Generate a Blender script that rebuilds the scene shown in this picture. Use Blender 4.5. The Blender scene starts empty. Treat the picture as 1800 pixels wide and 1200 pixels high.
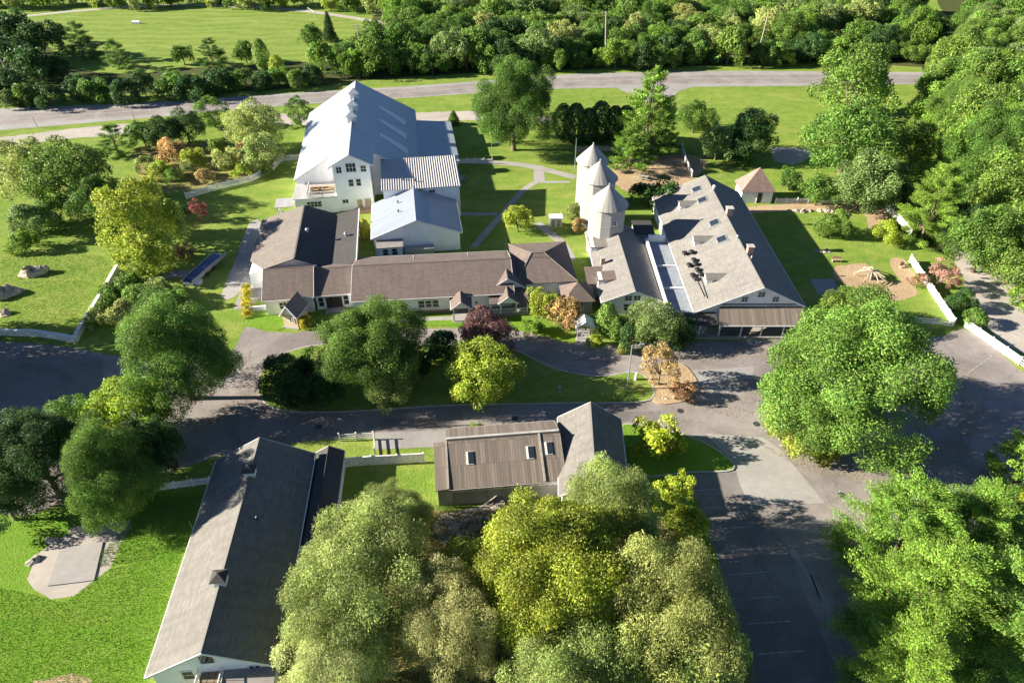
import bpy, math, random
import numpy as np
from mathutils import Vector, Matrix

sc = bpy.context.scene
R = math.radians
col = sc.collection

# ---------------------------------------------------------------- camera, sky, sun, exposure
CAM_H, PITCH, FPX = 60.0, R(38), 1200.0
cam = bpy.data.cameras.new('camera')
cam.sensor_fit = 'HORIZONTAL'; cam.sensor_width = 36.0; cam.lens = 36.0 * FPX / 1800.0
cam.clip_start = 0.5; cam.clip_end = 4000
cam_o = bpy.data.objects.new('camera', cam); col.objects.link(cam_o)
cam_o.location = (0, 0, CAM_H); cam_o.rotation_euler = (R(90) - PITCH, 0, 0)
sc.camera = cam_o

SUN_EL, SUN_AZ = R(22), R(269)          # azimuth clockwise from +Y
world = bpy.data.worlds.new('World'); sc.world = world; world.use_nodes = True
wn = world.node_tree
sky = wn.nodes.new('ShaderNodeTexSky'); sky.sky_type = 'NISHITA'; sky.sun_disc = False
sky.sun_elevation = SUN_EL; sky.sun_rotation = SUN_AZ; sky.altitude = 20
sky.air_density = 0.6; sky.dust_density = 0.1; sky.ozone_density = 3.0
wn.links.new(sky.outputs[0], wn.nodes['Background'].inputs[0])
wn.nodes['Background'].inputs[1].default_value = 0.05

sun = bpy.data.lights.new('sun', 'SUN'); sun.energy = 5.0; sun.angle = R(0.5); sun.color = (1.0, 0.91, 0.76)
sun_o = bpy.data.objects.new('sun', sun); col.objects.link(sun_o)
sv = Vector((math.sin(SUN_AZ) * math.cos(SUN_EL), math.cos(SUN_AZ) * math.cos(SUN_EL), math.sin(SUN_EL)))
sun_o.rotation_euler = (-sv).to_track_quat('-Z', 'Y').to_euler(); sun_o.location = (0, 0, 100)

vs = sc.view_settings
vs.view_transform = 'Standard'; vs.look = 'None'; vs.gamma = 1.0; vs.use_curve_mapping = False
vs.exposure = 1.82

# ---------------------------------------------------------------- plan coordinates
def G(px, py, z=0.0):
    """plan position (metres) of a surveyed point of the photograph lying at height z"""
    a = (px - 900) / FPX; b = (py - 600) / FPX
    dy = math.cos(PITCH) - b * math.sin(PITCH); dz = -math.sin(PITCH) - b * math.cos(PITCH)
    t = (z - CAM_H) / dz
    return (a * t, dy * t)
def depth(x, y, z):
    return y * math.cos(PITCH) + (CAM_H - z) * math.sin(PITCH)

# ---------------------------------------------------------------- materials
MATS = {}
def nodes_of(name):
    m = bpy.data.materials.new(name); m.use_nodes = True
    nt = m.node_tree; return m, nt, nt.nodes['Principled BSDF']
def N(nt, typ, **kw):
    n = nt.nodes.new(typ)
    for k, v in kw.items():
        if k.startswith('i_'): n.inputs[k[2:].replace('_', ' ')].default_value = v
        else: setattr(n, k, v)
    return n
def c4(c): return (c[0], c[1], c[2], 1)
def ramp(nt, fac, stops):
    r = nt.nodes.new('ShaderNodeValToRGB'); e = r.color_ramp.elements
    while len(e) < len(stops): e.new(0.5)
    for el, (p, c) in zip(e, stops): el.position = p; el.color = c4(c)
    nt.links.new(fac, r.inputs[0]); return r.outputs[0]
def mix(nt, fac, a, b, mode='MIX'):
    m = nt.nodes.new('ShaderNodeMix'); m.data_type = 'RGBA'; m.blend_type = mode
    for i, v in ((0, fac), (6, a), (7, b)):
        if hasattr(v, 'is_linked') or hasattr(v, 'links'): nt.links.new(v, m.inputs[i])
        else: m.inputs[i].default_value = v if i == 0 else c4(v)
    return m.outputs[2]
def noise(nt, vec, scale, detail=4, rough=0.55, dist=0.0):
    n = N(nt, 'ShaderNodeTexNoise'); n.inputs['Scale'].default_value = scale
    n.inputs['Detail'].default_value = detail; n.inputs['Roughness'].default_value = rough
    n.inputs['Distortion'].default_value = dist
    if vec is not None: nt.links.new(vec, n.inputs['Vector'])
    return n.outputs['Fac']
def coords(nt, which='Object', scale=None):
    t = nt.nodes.new('ShaderNodeTexCoord'); o = t.outputs[which]
    if scale:
        m = nt.nodes.new('ShaderNodeMapping'); m.inputs['Scale'].default_value = scale
        nt.links.new(o, m.inputs['Vector']); o = m.outputs[0]
    return o
def bump(nt, bsdf, h, strength=0.3, dist=0.05):
    b = nt.nodes.new('ShaderNodeBump'); b.inputs['Strength'].default_value = strength; b.inputs['Distance'].default_value = dist
    nt.links.new(h, b.inputs['Height']); nt.links.new(b.outputs[0], bsdf.inputs['Normal'])

def m_plain(name, c, var=0.12, scale=1.5, rough=0.7, metal=0.0, bmp=0.0):
    m, nt, b = nodes_of(name); v = coords(nt)
    f = noise(nt, v, scale, 6)
    lo = [x * (1 - var) for x in c]; hi = [min(1, x * (1 + var)) for x in c]
    nt.links.new(ramp(nt, f, [(0.3, lo), (0.7, hi)]), b.inputs['Base Color'])
    b.inputs['Roughness'].default_value = rough; b.inputs['Metallic'].default_value = metal
    if bmp: bump(nt, b, noise(nt, v, scale * 8, 4), bmp)
    MATS[name] = m; return m
def m_siding(name, c, pitch=0.16):
    m, nt, b = nodes_of(name); v = coords(nt)
    w = N(nt, 'ShaderNodeTexWave'); w.wave_type = 'BANDS'; w.bands_direction = 'Z'; w.wave_profile = 'SAW'
    w.inputs['Scale'].default_value = 0.314 / pitch; nt.links.new(v, w.inputs['Vector'])
    f = noise(nt, v, 0.7, 6); g = noise(nt, coords(nt, 'Object', (3, 3, .35)), 1.2, 5)
    base = ramp(nt, f, [(0.3, [x * .9 for x in c]), (0.7, c)])
    base = mix(nt, ramp(nt, g, [(0.55, (0, 0, 0)), (0.8, (.35, .35, .35))]), base, [x * .6 for x in c])
    nt.links.new(base, b.inputs['Base Color']); b.inputs['Roughness'].default_value = 0.6
    bump(nt, b, w.outputs['Fac'], 0.5, 0.02); MATS[name] = m; return m
def m_shingle(name, c, streak=0.35, var=0.3):
    """asphalt shingles laid in courses; UV is metres along the eave / up the slope"""
    m, nt, b = nodes_of(name); uv = coords(nt, 'UV')
    br = N(nt, 'ShaderNodeTexBrick'); br.inputs['Scale'].default_value = 1.0
    br.inputs['Brick Width'].default_value = 0.6; br.inputs['Row Height'].default_value = 0.28
    br.inputs['Mortar Size'].default_value = 0.02; br.inputs['Bias'].default_value = 0.0
    br.inputs['Color1'].default_value = c4([x * (1 - var) for x in c]); br.inputs['Color2'].default_value = c4([x * (1 + var) for x in c])
    br.inputs['Mortar'].default_value = c4([x * .45 for x in c]); nt.links.new(uv, br.inputs['Vector'])
    f = noise(nt, coords(nt, 'UV', (.9, .12, 1)), 1.3, 6, .6)
    f2 = noise(nt, uv, 0.22, 5, .6)
    k = mix(nt, 0.55, br.outputs['Color'], c)
    k = mix(nt, ramp(nt, f, [(0.42, (0, 0, 0)), (0.72, (streak,) * 3)]), k, [x * .5 for x in c])
    k = mix(nt, ramp(nt, f2, [(0.45, (0, 0, 0)), (0.75, (.4,) * 3)]), k, [min(1, x * 1.35) for x in c])
    nt.links.new(k, b.inputs['Base Color']); b.inputs['Roughness'].default_value = 0.9
    bump(nt, b, br.outputs['Fac'], -0.4, 0.02); MATS[name] = m; return m
def m_metal_roof(name, c, rough=0.42):
    m, nt, b = nodes_of(name); uv = coords(nt, 'UV')
    w = N(nt, 'ShaderNodeTexWave'); w.bands_direction = 'X'; w.inputs['Scale'].default_value = 0.314 / 0.45
    nt.links.new(uv, w.inputs['Vector'])
    f = noise(nt, coords(nt, 'UV', (1, .15, 1)), .9, 6, .6); f2 = noise(nt, uv, .15, 4)
    k = ramp(nt, f, [(0.3, [x * .82 for x in c]), (0.7, [x * 1.08 for x in c])])
    k = mix(nt, ramp(nt, f2, [(0.45, (0, 0, 0)), (0.7, (.3,) * 3)]), k, (c[0] * .8, c[1] * .76, c[2] * .7))
    nt.links.new(k, b.inputs['Base Color']); b.inputs['Roughness'].default_value = rough; b.inputs['Metallic'].default_value = 0.25
    bump(nt, b, w.outputs['Fac'], 0.35, 0.03); MATS[name] = m; return m
def m_boards(name, c, width=0.3):
    m, nt, b = nodes_of(name); uv = coords(nt, 'UV')
    br = N(nt, 'ShaderNodeTexBrick'); br.inputs['Scale'].default_value = 1.0; br.offset = 0.37
    br.inputs['Brick Width'].default_value = width; br.inputs['Row Height'].default_value = 2.6
    br.inputs['Mortar Size'].default_value = 0.02
    br.inputs['Color1'].default_value = c4([x * .72 for x in c]); br.inputs['Color2'].default_value = c4([x * 1.3 for x in c])
    br.inputs['Mortar'].default_value = c4([x * .4 for x in c]); nt.links.new(uv, br.inputs['Vector'])
    f = noise(nt, coords(nt, 'UV', (2, .2, 1)), 1.5, 6, .6)
    k = mix(nt, ramp(nt, f, [(.35, (0, 0, 0)), (.75, (.6,) * 3)]), br.outputs['Color'], [x * .55 for x in c])
    nt.links.new(k, b.inputs['Base Color']); b.inputs['Roughness'].default_value = .9; MATS[name] = m; return m
def m_grass(name, a, bcol, dry, mow=0.0):
    m, nt, b = nodes_of(name); v = coords(nt)
    f1 = noise(nt, v, .06, 6, .6); f2 = noise(nt, v, .5, 6, .65, .5); f3 = noise(nt, v, 4.0, 5, .7)
    k = mix(nt, ramp(nt, f1, [(.35, (0, 0, 0)), (.65, (1, 1, 1))]), a, bcol)
    f4 = noise(nt, coords(nt, 'Object', (.35, 1.1, 1)), .16, 7, .7, 1.2)
    k = mix(nt, ramp(nt, f2, [(.42, (0, 0, 0)), (.74, (.8,) * 3)]), k, dry)
    k = mix(nt, ramp(nt, f4, [(.48, (0, 0, 0)), (.66, (.6,) * 3)]), k, [x * 1.1 for x in dry])
    k = mix(nt, ramp(nt, f3, [(.3, (.55,) * 3), (.6, (0, 0, 0))]), k, [x * .5 for x in a])
    if mow:
        w = N(nt, 'ShaderNodeTexWave'); w.bands_direction = 'Y'; w.inputs['Scale'].default_value = .05; w.inputs['Distortion'].default_value = 7
        w.inputs['Detail'].default_value = 3
        nt.links.new(v, w.inputs['Vector'])
        k = mix(nt, ramp(nt, w.outputs['Fac'], [(.2, (0, 0, 0)), (.9, (mow,) * 3)]), k, [min(1, x * 1.5) for x in dry])
    nt.links.new(k, b.inputs['Base Color']); b.inputs['Roughness'].default_value = 1.0
    b.inputs['Specular IOR Level'].default_value = 0.1
    bump(nt, b, f3, 0.9, 0.15); MATS[name] = m; return m
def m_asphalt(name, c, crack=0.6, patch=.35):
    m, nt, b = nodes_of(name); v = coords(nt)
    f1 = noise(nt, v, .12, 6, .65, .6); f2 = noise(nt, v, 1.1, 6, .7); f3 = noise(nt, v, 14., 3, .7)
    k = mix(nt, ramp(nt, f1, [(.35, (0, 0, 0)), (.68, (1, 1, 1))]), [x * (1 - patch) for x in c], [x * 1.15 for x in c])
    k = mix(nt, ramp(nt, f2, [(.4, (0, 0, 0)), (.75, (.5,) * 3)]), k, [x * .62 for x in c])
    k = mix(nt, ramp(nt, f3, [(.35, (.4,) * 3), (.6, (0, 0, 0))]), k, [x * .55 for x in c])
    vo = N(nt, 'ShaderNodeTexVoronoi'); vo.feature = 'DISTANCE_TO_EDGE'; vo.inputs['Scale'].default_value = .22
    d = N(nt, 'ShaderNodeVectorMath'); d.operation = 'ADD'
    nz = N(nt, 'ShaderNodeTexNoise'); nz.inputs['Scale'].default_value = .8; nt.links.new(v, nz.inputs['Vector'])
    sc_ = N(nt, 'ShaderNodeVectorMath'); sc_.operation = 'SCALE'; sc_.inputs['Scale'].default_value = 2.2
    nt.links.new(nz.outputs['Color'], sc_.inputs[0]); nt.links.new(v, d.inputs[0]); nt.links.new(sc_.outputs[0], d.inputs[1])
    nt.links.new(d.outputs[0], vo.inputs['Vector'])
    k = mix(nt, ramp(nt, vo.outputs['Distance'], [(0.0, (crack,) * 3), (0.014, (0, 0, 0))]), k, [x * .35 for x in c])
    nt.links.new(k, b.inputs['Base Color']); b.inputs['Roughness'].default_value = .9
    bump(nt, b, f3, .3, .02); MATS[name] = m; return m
def m_leaf(name, transl=0.3):
    m, nt, b = nodes_of(name)
    oi = N(nt, 'ShaderNodeObjectInfo'); ge = N(nt, 'ShaderNodeNewGeometry')
    hs = N(nt, 'ShaderNodeHueSaturation')
    mr = N(nt, 'ShaderNodeMapRange'); mr.inputs['To Min'].default_value = .465; mr.inputs['To Max'].default_value = .53
    nt.links.new(ge.outputs['Random Per Island'], mr.inputs['Value']); nt.links.new(mr.outputs[0], hs.inputs['Hue'])
    m2 = N(nt, 'ShaderNodeMath'); m2.operation = 'MULTIPLY'; m2.inputs[1].default_value = 7.31
    fr = N(nt, 'ShaderNodeMath'); fr.operation = 'FRACT'
    nt.links.new(ge.outputs['Random Per Island'], m2.inputs[0]); nt.links.new(m2.outputs[0], fr.inputs[0])
    mv = N(nt, 'ShaderNodeMapRange'); mv.inputs['To Min'].default_value = .6; mv.inputs['To Max'].default_value = 1.4
    nt.links.new(fr.outputs[0], mv.inputs['Value']); at = N(nt, 'ShaderNodeAttribute'); at.attribute_name = 'tint'; mt = N(nt, 'ShaderNodeMath'); mt.operation = 'MULTIPLY'
    nt.links.new(mv.outputs[0], mt.inputs[0]); nt.links.new(at.outputs['Fac'], mt.inputs[1]); nt.links.new(mt.outputs[0], hs.inputs['Value'])
    nt.links.new(oi.outputs['Color'], hs.inputs['Color'])
    nt.links.new(hs.outputs[0], b.inputs['Base Color']); b.inputs['Roughness'].default_value = .55
    b.inputs['Specular IOR Level'].default_value = .3
    tr = N(nt, 'ShaderNodeBsdfTranslucent'); nt.links.new(hs.outputs[0], tr.inputs['Color'])
    mx = N(nt, 'ShaderNodeMixShader'); mx.inputs[0].default_value = transl
    nt.links.new(b.outputs[0], mx.inputs[1]); nt.links.new(tr.outputs[0], mx.inputs[2])
    nt.links.new(mx.outputs[0], nt.nodes['Material Output'].inputs[0]); MATS[name] = m; return m

m_grass('lawn', (.125, .225, .03), (.18, .28, .042), (.31, .33, .085))
m_grass('field_grass', (.13, .22, .03), (.175, .25, .042), (.26, .30, .08), .16)
m_grass('near_grass', (.115, .255, .02), (.15, .285, .026), (.215, .285, .05))
m_grass('meadow', (.20, .22, .06), (.26, .24, .09), (.34, .27, .13))
m_grass('soil', (.36, .26, .16), (.42, .31, .19), (.50, .38, .24))
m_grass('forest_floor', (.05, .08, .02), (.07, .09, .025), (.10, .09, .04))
m_asphalt('asphalt', (.29, .258, .24), .7, .45)
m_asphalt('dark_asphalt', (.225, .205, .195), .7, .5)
m_asphalt('concrete', (.31, .295, .285), .25, .2)
m_asphalt('pale_concrete', (.33, .315, .295), .12, .15)
m_asphalt('gravel', (.42, .375, .33), .15, .25)
m_plain('marking', (.27, .27, .27), .6, 2.5, .8)
m_plain('kerb', (.36, .34, .32), .2, .8, .85)
m_siding('white_siding', (.85, .86, .88)); m_siding('cream_siding', (.62, .52, .36)); m_siding('grey_siding', (.38, .36, .34))
m_plain('silo_paint', (.29, .285, .28), .10, .5, .6)
m_plain('white_paint', (.66, .655, .65), .12, 1.0, .55)
m_plain('stone_white', (.68, .66, .64), .25, 2.5, .9, 0, .5)
m_shingle('grey_shingle', (.15, .14, .127), .55, .35); m_shingle('pale_shingle', (.188, .178, .164), .45, .3); m_shingle('brown_shingle', (.138, .106, .092), .5)
m_shingle('dark_shingle', (.055, .052, .052)); m_shingle('tan_shingle', (.17, .148, .128)); m_shingle('red_shingle', (.25, .165, .14))
m_metal_roof('barn_metal', (.32, .36, .41)); m_metal_roof('corrugated', (.52, .505, .49), .5); m_metal_roof('lit_streak_metal', (.48, .52, .56), .3)
m_metal_roof('cone_metal', (.31, .30, .285), .6)
m_boards('roof_boards', (.185, .152, .125)); m_boards('deck_boards', (.48, .37, .22), .15)
m_plain('blue_membrane', (.24, .265, .30), .2, .8, .8); m_plain('membrane', (.22, .20, .19), .2, .6, .9)
m_plain('brick', (.42, .25, .19), .25, 6, .9); m_plain('black', (.012, .012, .014), .3, 4, .6)
m_plain('dark_metal', (.06, .065, .07), .2, 3, .45, .4); m_plain('galvanised', (.38, .40, .42), .15, 3, .4, .5)
m_plain('wood', (.34, .24, .15), .3, 5, .85); m_plain('grey_wood', (.30, .27, .24), .3, 4, .9)
m_plain('rock', (.36, .31, .26), .35, .9, .95, 0, .8); m_plain('bark', (.16, .12, .085), .35, 3, .95, 0, .6); m_plain('pale_bark', (.34, .29, .22), .3, 3, .95)
m_plain('blue_tarp', (.035, .065, .19), .3, 2, .5); m_plain('dark_door', (.035, .03, .03), .3, 2, .5); m_plain('tan_door', (.35, .28, .18), .2, 2, .6)
m_plain('orange', (.6, .25, .05), .2, 2, .6); m_plain('yellow_trim', (.62, .5, .08), .2, 2, .7)
m_leaf('leaf', .38); m_leaf('needle', .25)
g_, nt_, b_ = nodes_of('glass'); b_.inputs['Base Color'].default_value = (.02, .03, .04, 1); b_.inputs['Roughness'].default_value = .08; MATS['glass'] = g_
MAT = MATS

# ---------------------------------------------------------------- mesh helpers
class MB:
    def __init__(s): s.v = []; s.f = []; s.uv = {}
    def add(s, vs, fs, uvs=None):
        o = len(s.v); s.v += [tuple(p) for p in vs]
        for i, f in enumerate(fs):
            if uvs and uvs[i]: s.uv[len(s.f)] = uvs[i]
            s.f.append([o + k for k in f])
        return s
    def box(s, x0, x1, y0, y1, z0, z1):
        v = [(x, y, z) for z in (z0, z1) for (x, y) in ((x0, y0), (x1, y0), (x1, y1), (x0, y1))]
        return s.add(v, [(0, 3, 2, 1), (4, 5, 6, 7), (0, 1, 5, 4), (1, 2, 6, 5), (2, 3, 7, 6), (3, 0, 4, 7)])
    def prism(s, poly, ext):
        n = len(poly); e = Vector(ext)
        v = [Vector(p) for p in poly] + [Vector(p) + e for p in poly]
        return s.add(v, [list(range(n))[::-1], list(range(n, 2 * n))] + [(i, (i + 1) % n, n + (i + 1) % n, n + i) for i in range(n)])
    def slab(s, q, t=0.15):
        """four top corners: eave a, eave b, ridge b, ridge a; UV in metres"""
        q = [Vector(p) for p in q]; n = len(q); nrm = (q[1] - q[0]).cross(q[-1] - q[0]).normalized()
        if nrm.z < 0: q = [q[1], q[0]] + q[2:][::-1]; nrm = -nrm
        lo = [p - nrm * t for p in q]
        x = (q[1] - q[0]).normalized(); y = nrm.cross(x)
        uv = [((p - q[0]).dot(x), (p - q[0]).dot(y)) for p in q]
        return s.add(q + lo, [list(range(n)), list(range(n, 2 * n))[::-1]] + [(i, n + i, n + (i + 1) % n, (i + 1) % n) for i in range(n)], [uv] + [None] * (n + 1))
    def tube(s, p0, p1, r0, r1=None, n=6, cap=True):
        r1 = r0 if r1 is None else r1; p0 = Vector(p0); p1 = Vector(p1); d = (p1 - p0).normalized()
        a = d.orthogonal().normalized(); b = d.cross(a)
        vs_ = [p + (a * math.cos(2 * math.pi * i / n) + b * math.sin(2 * math.pi * i / n)) * r for p, r in ((p0, r0), (p1, r1)) for i in range(n)]
        fs = [(i, (i + 1) % n, n + (i + 1) % n, n + i) for i in range(n)]
        if cap: fs += [list(range(n))[::-1], list(range(n, 2 * n))]
        return s.add(vs_, fs)
    def lathe(s, prof, n=20, c=(0, 0, 0)):
        vs_ = [(c[0] + r * math.cos(2 * math.pi * i / n), c[1] + r * math.sin(2 * math.pi * i / n), c[2] + z) for r, z in prof for i in range(n)]
        fs = []; uv = []
        for k in range(len(prof) - 1):
            for i in range(n):
                j = (i + 1) % n; fs.append((k * n + i, k * n + j, (k + 1) * n + j, (k + 1) * n + i))
                uv.append([(i * .9, prof[k][1]), (i * .9 + .9, prof[k][1]), (i * .9 + .9, prof[k + 1][1]), (i * .9, prof[k + 1][1])])
        fs += [list(range(n))[::-1], [(len(prof) - 1) * n + i for i in range(n)]]; uv += [None, None]
        return s.add(vs_, fs, uv)
    def pyramid(s, x0, x1, y0, y1, z, apex):
        return s.add([(x0, y0, z), (x1, y0, z), (x1, y1, z), (x0, y1, z), apex], [(3, 2, 1, 0), (0, 1, 4), (1, 2, 4), (2, 3, 4), (3, 0, 4)])
    def mesh(s, name, m=None, smooth=False):
        me = bpy.data.meshes.new(name); me.from_pydata(s.v, [], s.f)
        if s.uv:
            l = me.uv_layers.new(name='UVMap').data
            for pi, uv in s.uv.items():
                for k, li in enumerate(me.polygons[pi].loop_indices): l[li].uv = uv[k]
        if m: me.materials.append(MAT[m])
        if smooth: me.polygons.foreach_set('use_smooth', [True] * len(me.polygons))
        me.update(); return me
    def build(s, name, m, parent=None, smooth=False):
        o = bpy.data.objects.new(name, s.mesh(name, m, smooth)); col.objects.link(o); o.parent = parent; return o
def tag(o, label=None, cat=None, group=None, kind=None):
    if label: o['label'] = label
    if cat: o['category'] = cat
    if group: o['group'] = group
    if kind: o['kind'] = kind
    return o
def empty(name, loc, rz, label, cat, group=None):
    o = bpy.data.objects.new(name, None); col.objects.link(o); o.location = loc; o.rotation_euler = (0, 0, rz); o.empty_display_size = .5
    return tag(o, label, cat, group)
def copy_tree(o, parent=None):
    c = o.copy(); col.objects.link(c); c.parent = parent
    for ch in o.children: copy_tree(ch, c)
    return c

def smooth_poly(pts, sub=4, closed=True):
    n = len(pts); out = []
    P = [Vector((p[0], p[1])) for p in pts]
    rng_ = range(n) if closed else range(n - 1)
    for i in rng_:
        p0 = P[(i - 1) % n] if closed or i > 0 else P[i]; p1 = P[i]; p2 = P[(i + 1) % n]; p3 = P[(i + 2) % n] if closed or i + 2 < n else P[(i + 1) % n]
        for k in range(sub):
            t = k / sub
            out.append(.5 * ((2 * p1) + (p2 - p0) * t + (2 * p0 - 5 * p1 + 4 * p2 - p3) * t * t + (3 * p1 - p0 - 3 * p2 + p3) * t ** 3))
    if not closed: out.append(P[-1])
    return [(p.x, p.y) for p in out]
def area_sheet(name, px, z, m, smooth=3, kind='structure', raise_from=None):
    pts = [G(*p) for p in px]
    if smooth: pts = smooth_poly(pts, smooth)
    if raise_from is None and m in ('soil', 'meadow', 'gravel', 'forest_floor', 'lawn', 'near_grass', 'field_grass', 'asphalt'):
        rj = random.Random(len(pts)); amp = .12 if m == 'asphalt' else .3; fine = []
        for a, b in zip(pts, pts[1:] + pts[:1]):
            k = max(1, min(12, int(math.hypot(b[0] - a[0], b[1] - a[1]) / 1.2)))
            fine += [(a[0] + (b[0] - a[0]) * i / k + rj.uniform(-amp, amp), a[1] + (b[1] - a[1]) * i / k + rj.uniform(-amp, amp)) for i in range(k)]
        pts = fine
    mb = MB()
    if raise_from is None:
        mb.add([(x, y, z) for x, y in pts], [list(range(len(pts)))])
    else:
        mb.prism([(x, y, raise_from) for x, y in pts], (0, 0, z - raise_from))
    o = mb.build(name, m); me = o.data
    if raise_from is None and me.polygons[0].normal.z < 0: me.flip_normals()
    if raise_from is not None and me.polygons[1].normal.z < 0: me.flip_normals()
    tag(o, kind=kind); return o, pts
def ribbon(name, px, width, z, m, smooth=4, kind='structure', world_pts=None):
    pts = world_pts or [G(*p) for p in px]
    if smooth: pts = smooth_poly(pts, smooth, False)
    mb = MB(); n = len(pts); vs_ = []
    for i, p in enumerate(pts):
        a = Vector(pts[max(0, i - 1)]); b = Vector(pts[min(n - 1, i + 1)]); d = (b - a).normalized(); q = Vector((-d.y, d.x)) * width / 2
        vs_ += [(p[0] + q.x, p[1] + q.y, z), (p[0] - q.x, p[1] - q.y, z)]
    mb.add(vs_, [(2 * i, 2 * i + 1, 2 * i + 3, 2 * i + 2) for i in range(n - 1)])
    o = mb.build(name, m)
    if o.data.polygons[0].normal.z < 0: o.data.flip_normals()
    tag(o, kind=kind); return o
def kerb_ring(pts, w=.18, z=.13):
    mb = MB(); n = len(pts)
    for i in range(n):
        a = Vector(pts[i]); b = Vector(pts[(i + 1) % n]); d = (b - a)
        if d.length < .05: continue
        d.normalize(); q = Vector((-d.y, d.x)) * w / 2
        mb.prism([(a.x + q.x, a.y + q.y, 0), (a.x - q.x, a.y - q.y, 0), (b.x - q.x, b.y - q.y, 0), (b.x + q.x, b.y + q.y, 0)], (0, 0, z))
    return tag(mb.build('kerb', 'kerb'), kind='structure')

# ================================================================ THE SETTING
g = MB().add([(-1500, -600, 0), (1500, -600, 0), (1500, 2200, 0), (-1500, 2200, 0)], [(0, 1, 2, 3)]).build('ground', 'lawn')
tag(g, kind='structure')
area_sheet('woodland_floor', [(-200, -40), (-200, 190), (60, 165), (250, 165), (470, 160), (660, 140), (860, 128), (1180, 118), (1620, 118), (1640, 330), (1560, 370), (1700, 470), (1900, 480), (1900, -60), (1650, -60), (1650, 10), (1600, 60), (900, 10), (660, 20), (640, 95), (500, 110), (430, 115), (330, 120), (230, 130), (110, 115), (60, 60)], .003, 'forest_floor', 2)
area_sheet('sports_field', [(40, 40), (200, 20), (400, 14), (600, 30), (655, 45), (640, 92), (560, 102), (440, 112), (330, 112), (210, 98), (110, 84)], .010, 'field_grass')
ribbon('running_path', [(-60, 40), (130, 20), (280, 10), (400, 11), (540, 20), (700, 45)], 3.2, .014, 'gravel')
area_sheet('meadow', [(470, 1260), (480, 1010), (560, 900), (640, 870), (780, 900), (900, 880), (1100, 900), (1230, 960), (1320, 1180), (1340, 1260)], .004, 'meadow')
area_sheet('verge', [(240, 290), (250, 255), (420, 255), (500, 262), (470, 300), (380, 325), (300, 338), (250, 330)], .006, 'meadow')
# far road with shoulders
UP = [(-80, 195), (0, 191), (250, 181), (480, 166), (700, 153), (840, 143), (1000, 131), (1250, 125), (1450, 126), (1620, 127), (1880, 125)]
LO = [(-80, 236), (0, 229), (240, 209), (500, 186), (720, 172), (840, 164), (960, 157), (1130, 154), (1300, 152), (1450, 151), (1620, 148), (1880, 146)]
area_sheet('far_road', UP + LO[::-1], .012, 'concrete', 3)
mid = [((a[0] + b[0]) / 2, (a[1] + b[1]) / 2) for a, b in zip([(-80, 195), (250, 181), (480, 166), (700, 153), (840, 143), (1000, 131), (1250, 125), (1620, 127), (1880, 125)], [(-80, 236), (250, 208), (500, 186), (720, 172), (840, 164), (1000, 156), (1270, 152), (1620, 148), (1880, 146)])]
ribbon('carriageway', [(x, y + 1) for x, y in mid], 7.2, .016, 'asphalt')
ribbon('road_line', mid, .35, .021, 'marking')
ribbon('road_edge_line', [(x, y + 9) for x, y in mid], .3, .021, 'marking')
area_sheet('far_drive', [(-80, 272), (0, 260), (100, 246), (240, 234), (270, 226), (240, 218), (150, 224), (0, 242), (-80, 252)], .012, 'gravel')
area_sheet('back_drive', [(470, 200), (560, 205), (640, 214), (720, 199), (850, 196), (960, 205), (960, 216), (850, 212), (760, 214), (640, 232), (560, 222), (470, 216)], .012, 'gravel')
area_sheet('back_apron', [(1085, 152), (1215, 150), (1195, 160), (1172, 176), (1135, 180), (1112, 166)], .015, 'concrete', 2)
area_sheet('lay_by', [(1352, 258), (1400, 260), (1440, 262), (1446, 274), (1420, 280), (1392, 290), (1362, 284)], .008, 'gravel', 0)
# own forecourt, loop road and car parks
area_sheet('forecourt', [(-90, 598), (0, 600), (100, 606), (185, 622), (300, 640), (395, 628), (418, 600), (432, 574), (470, 583), (520, 584), (560, 578), (640, 576), (790, 577), (870, 574), (905, 580), (960, 592), (1010, 607), (1050, 610), (1110, 602), (1195, 600), (1420, 596), (1560, 592), (1655, 592), (1692, 577), (1745, 608), (1785, 645), (1880, 720), (1880, 860), (1790, 905), (1740, 950), (1660, 990), (1560, 1000), (1570, 1100), (1590, 1250), (1350, 1250), (1322, 1160), (1285, 1050), (1250, 950), (1215, 850), (1222, 833), (1290, 828), (1278, 800), (1228, 770), (1160, 752), (1085, 748), (980, 750), (780, 767), (600, 770), (440, 788), (380, 802), (270, 840), (180, 862), (-90, 900)], .008, 'asphalt', 2)
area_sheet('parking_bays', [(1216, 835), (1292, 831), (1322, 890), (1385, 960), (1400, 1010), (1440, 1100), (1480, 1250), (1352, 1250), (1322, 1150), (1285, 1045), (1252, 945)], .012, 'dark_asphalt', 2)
area_sheet('concrete_apron', [(1240, 762), (1340, 768), (1372, 790), (1410, 835), (1450, 884), (1318, 888), (1300, 850), (1292, 815)], .016, 'pale_concrete', 0)
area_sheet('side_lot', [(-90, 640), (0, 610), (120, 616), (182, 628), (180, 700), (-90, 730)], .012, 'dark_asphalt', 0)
for i, (x0, y0, x1, y1) in enumerate([(1222, 862, 1275, 858), (1240, 893, 1297, 889), (1255, 930, 1318, 925), (1268, 969, 1335, 963), (1282, 1010, 1352, 1004), (1297, 1053, 1372, 1047), (1312, 1096, 1390, 1091), (1330, 1149, 1412, 1143)]):
    a = G(x0, y0); b = G(x1, y1)
    ribbon('parking_line', None, .11, .0165, 'marking', 0, world_pts=[a, b])
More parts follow.
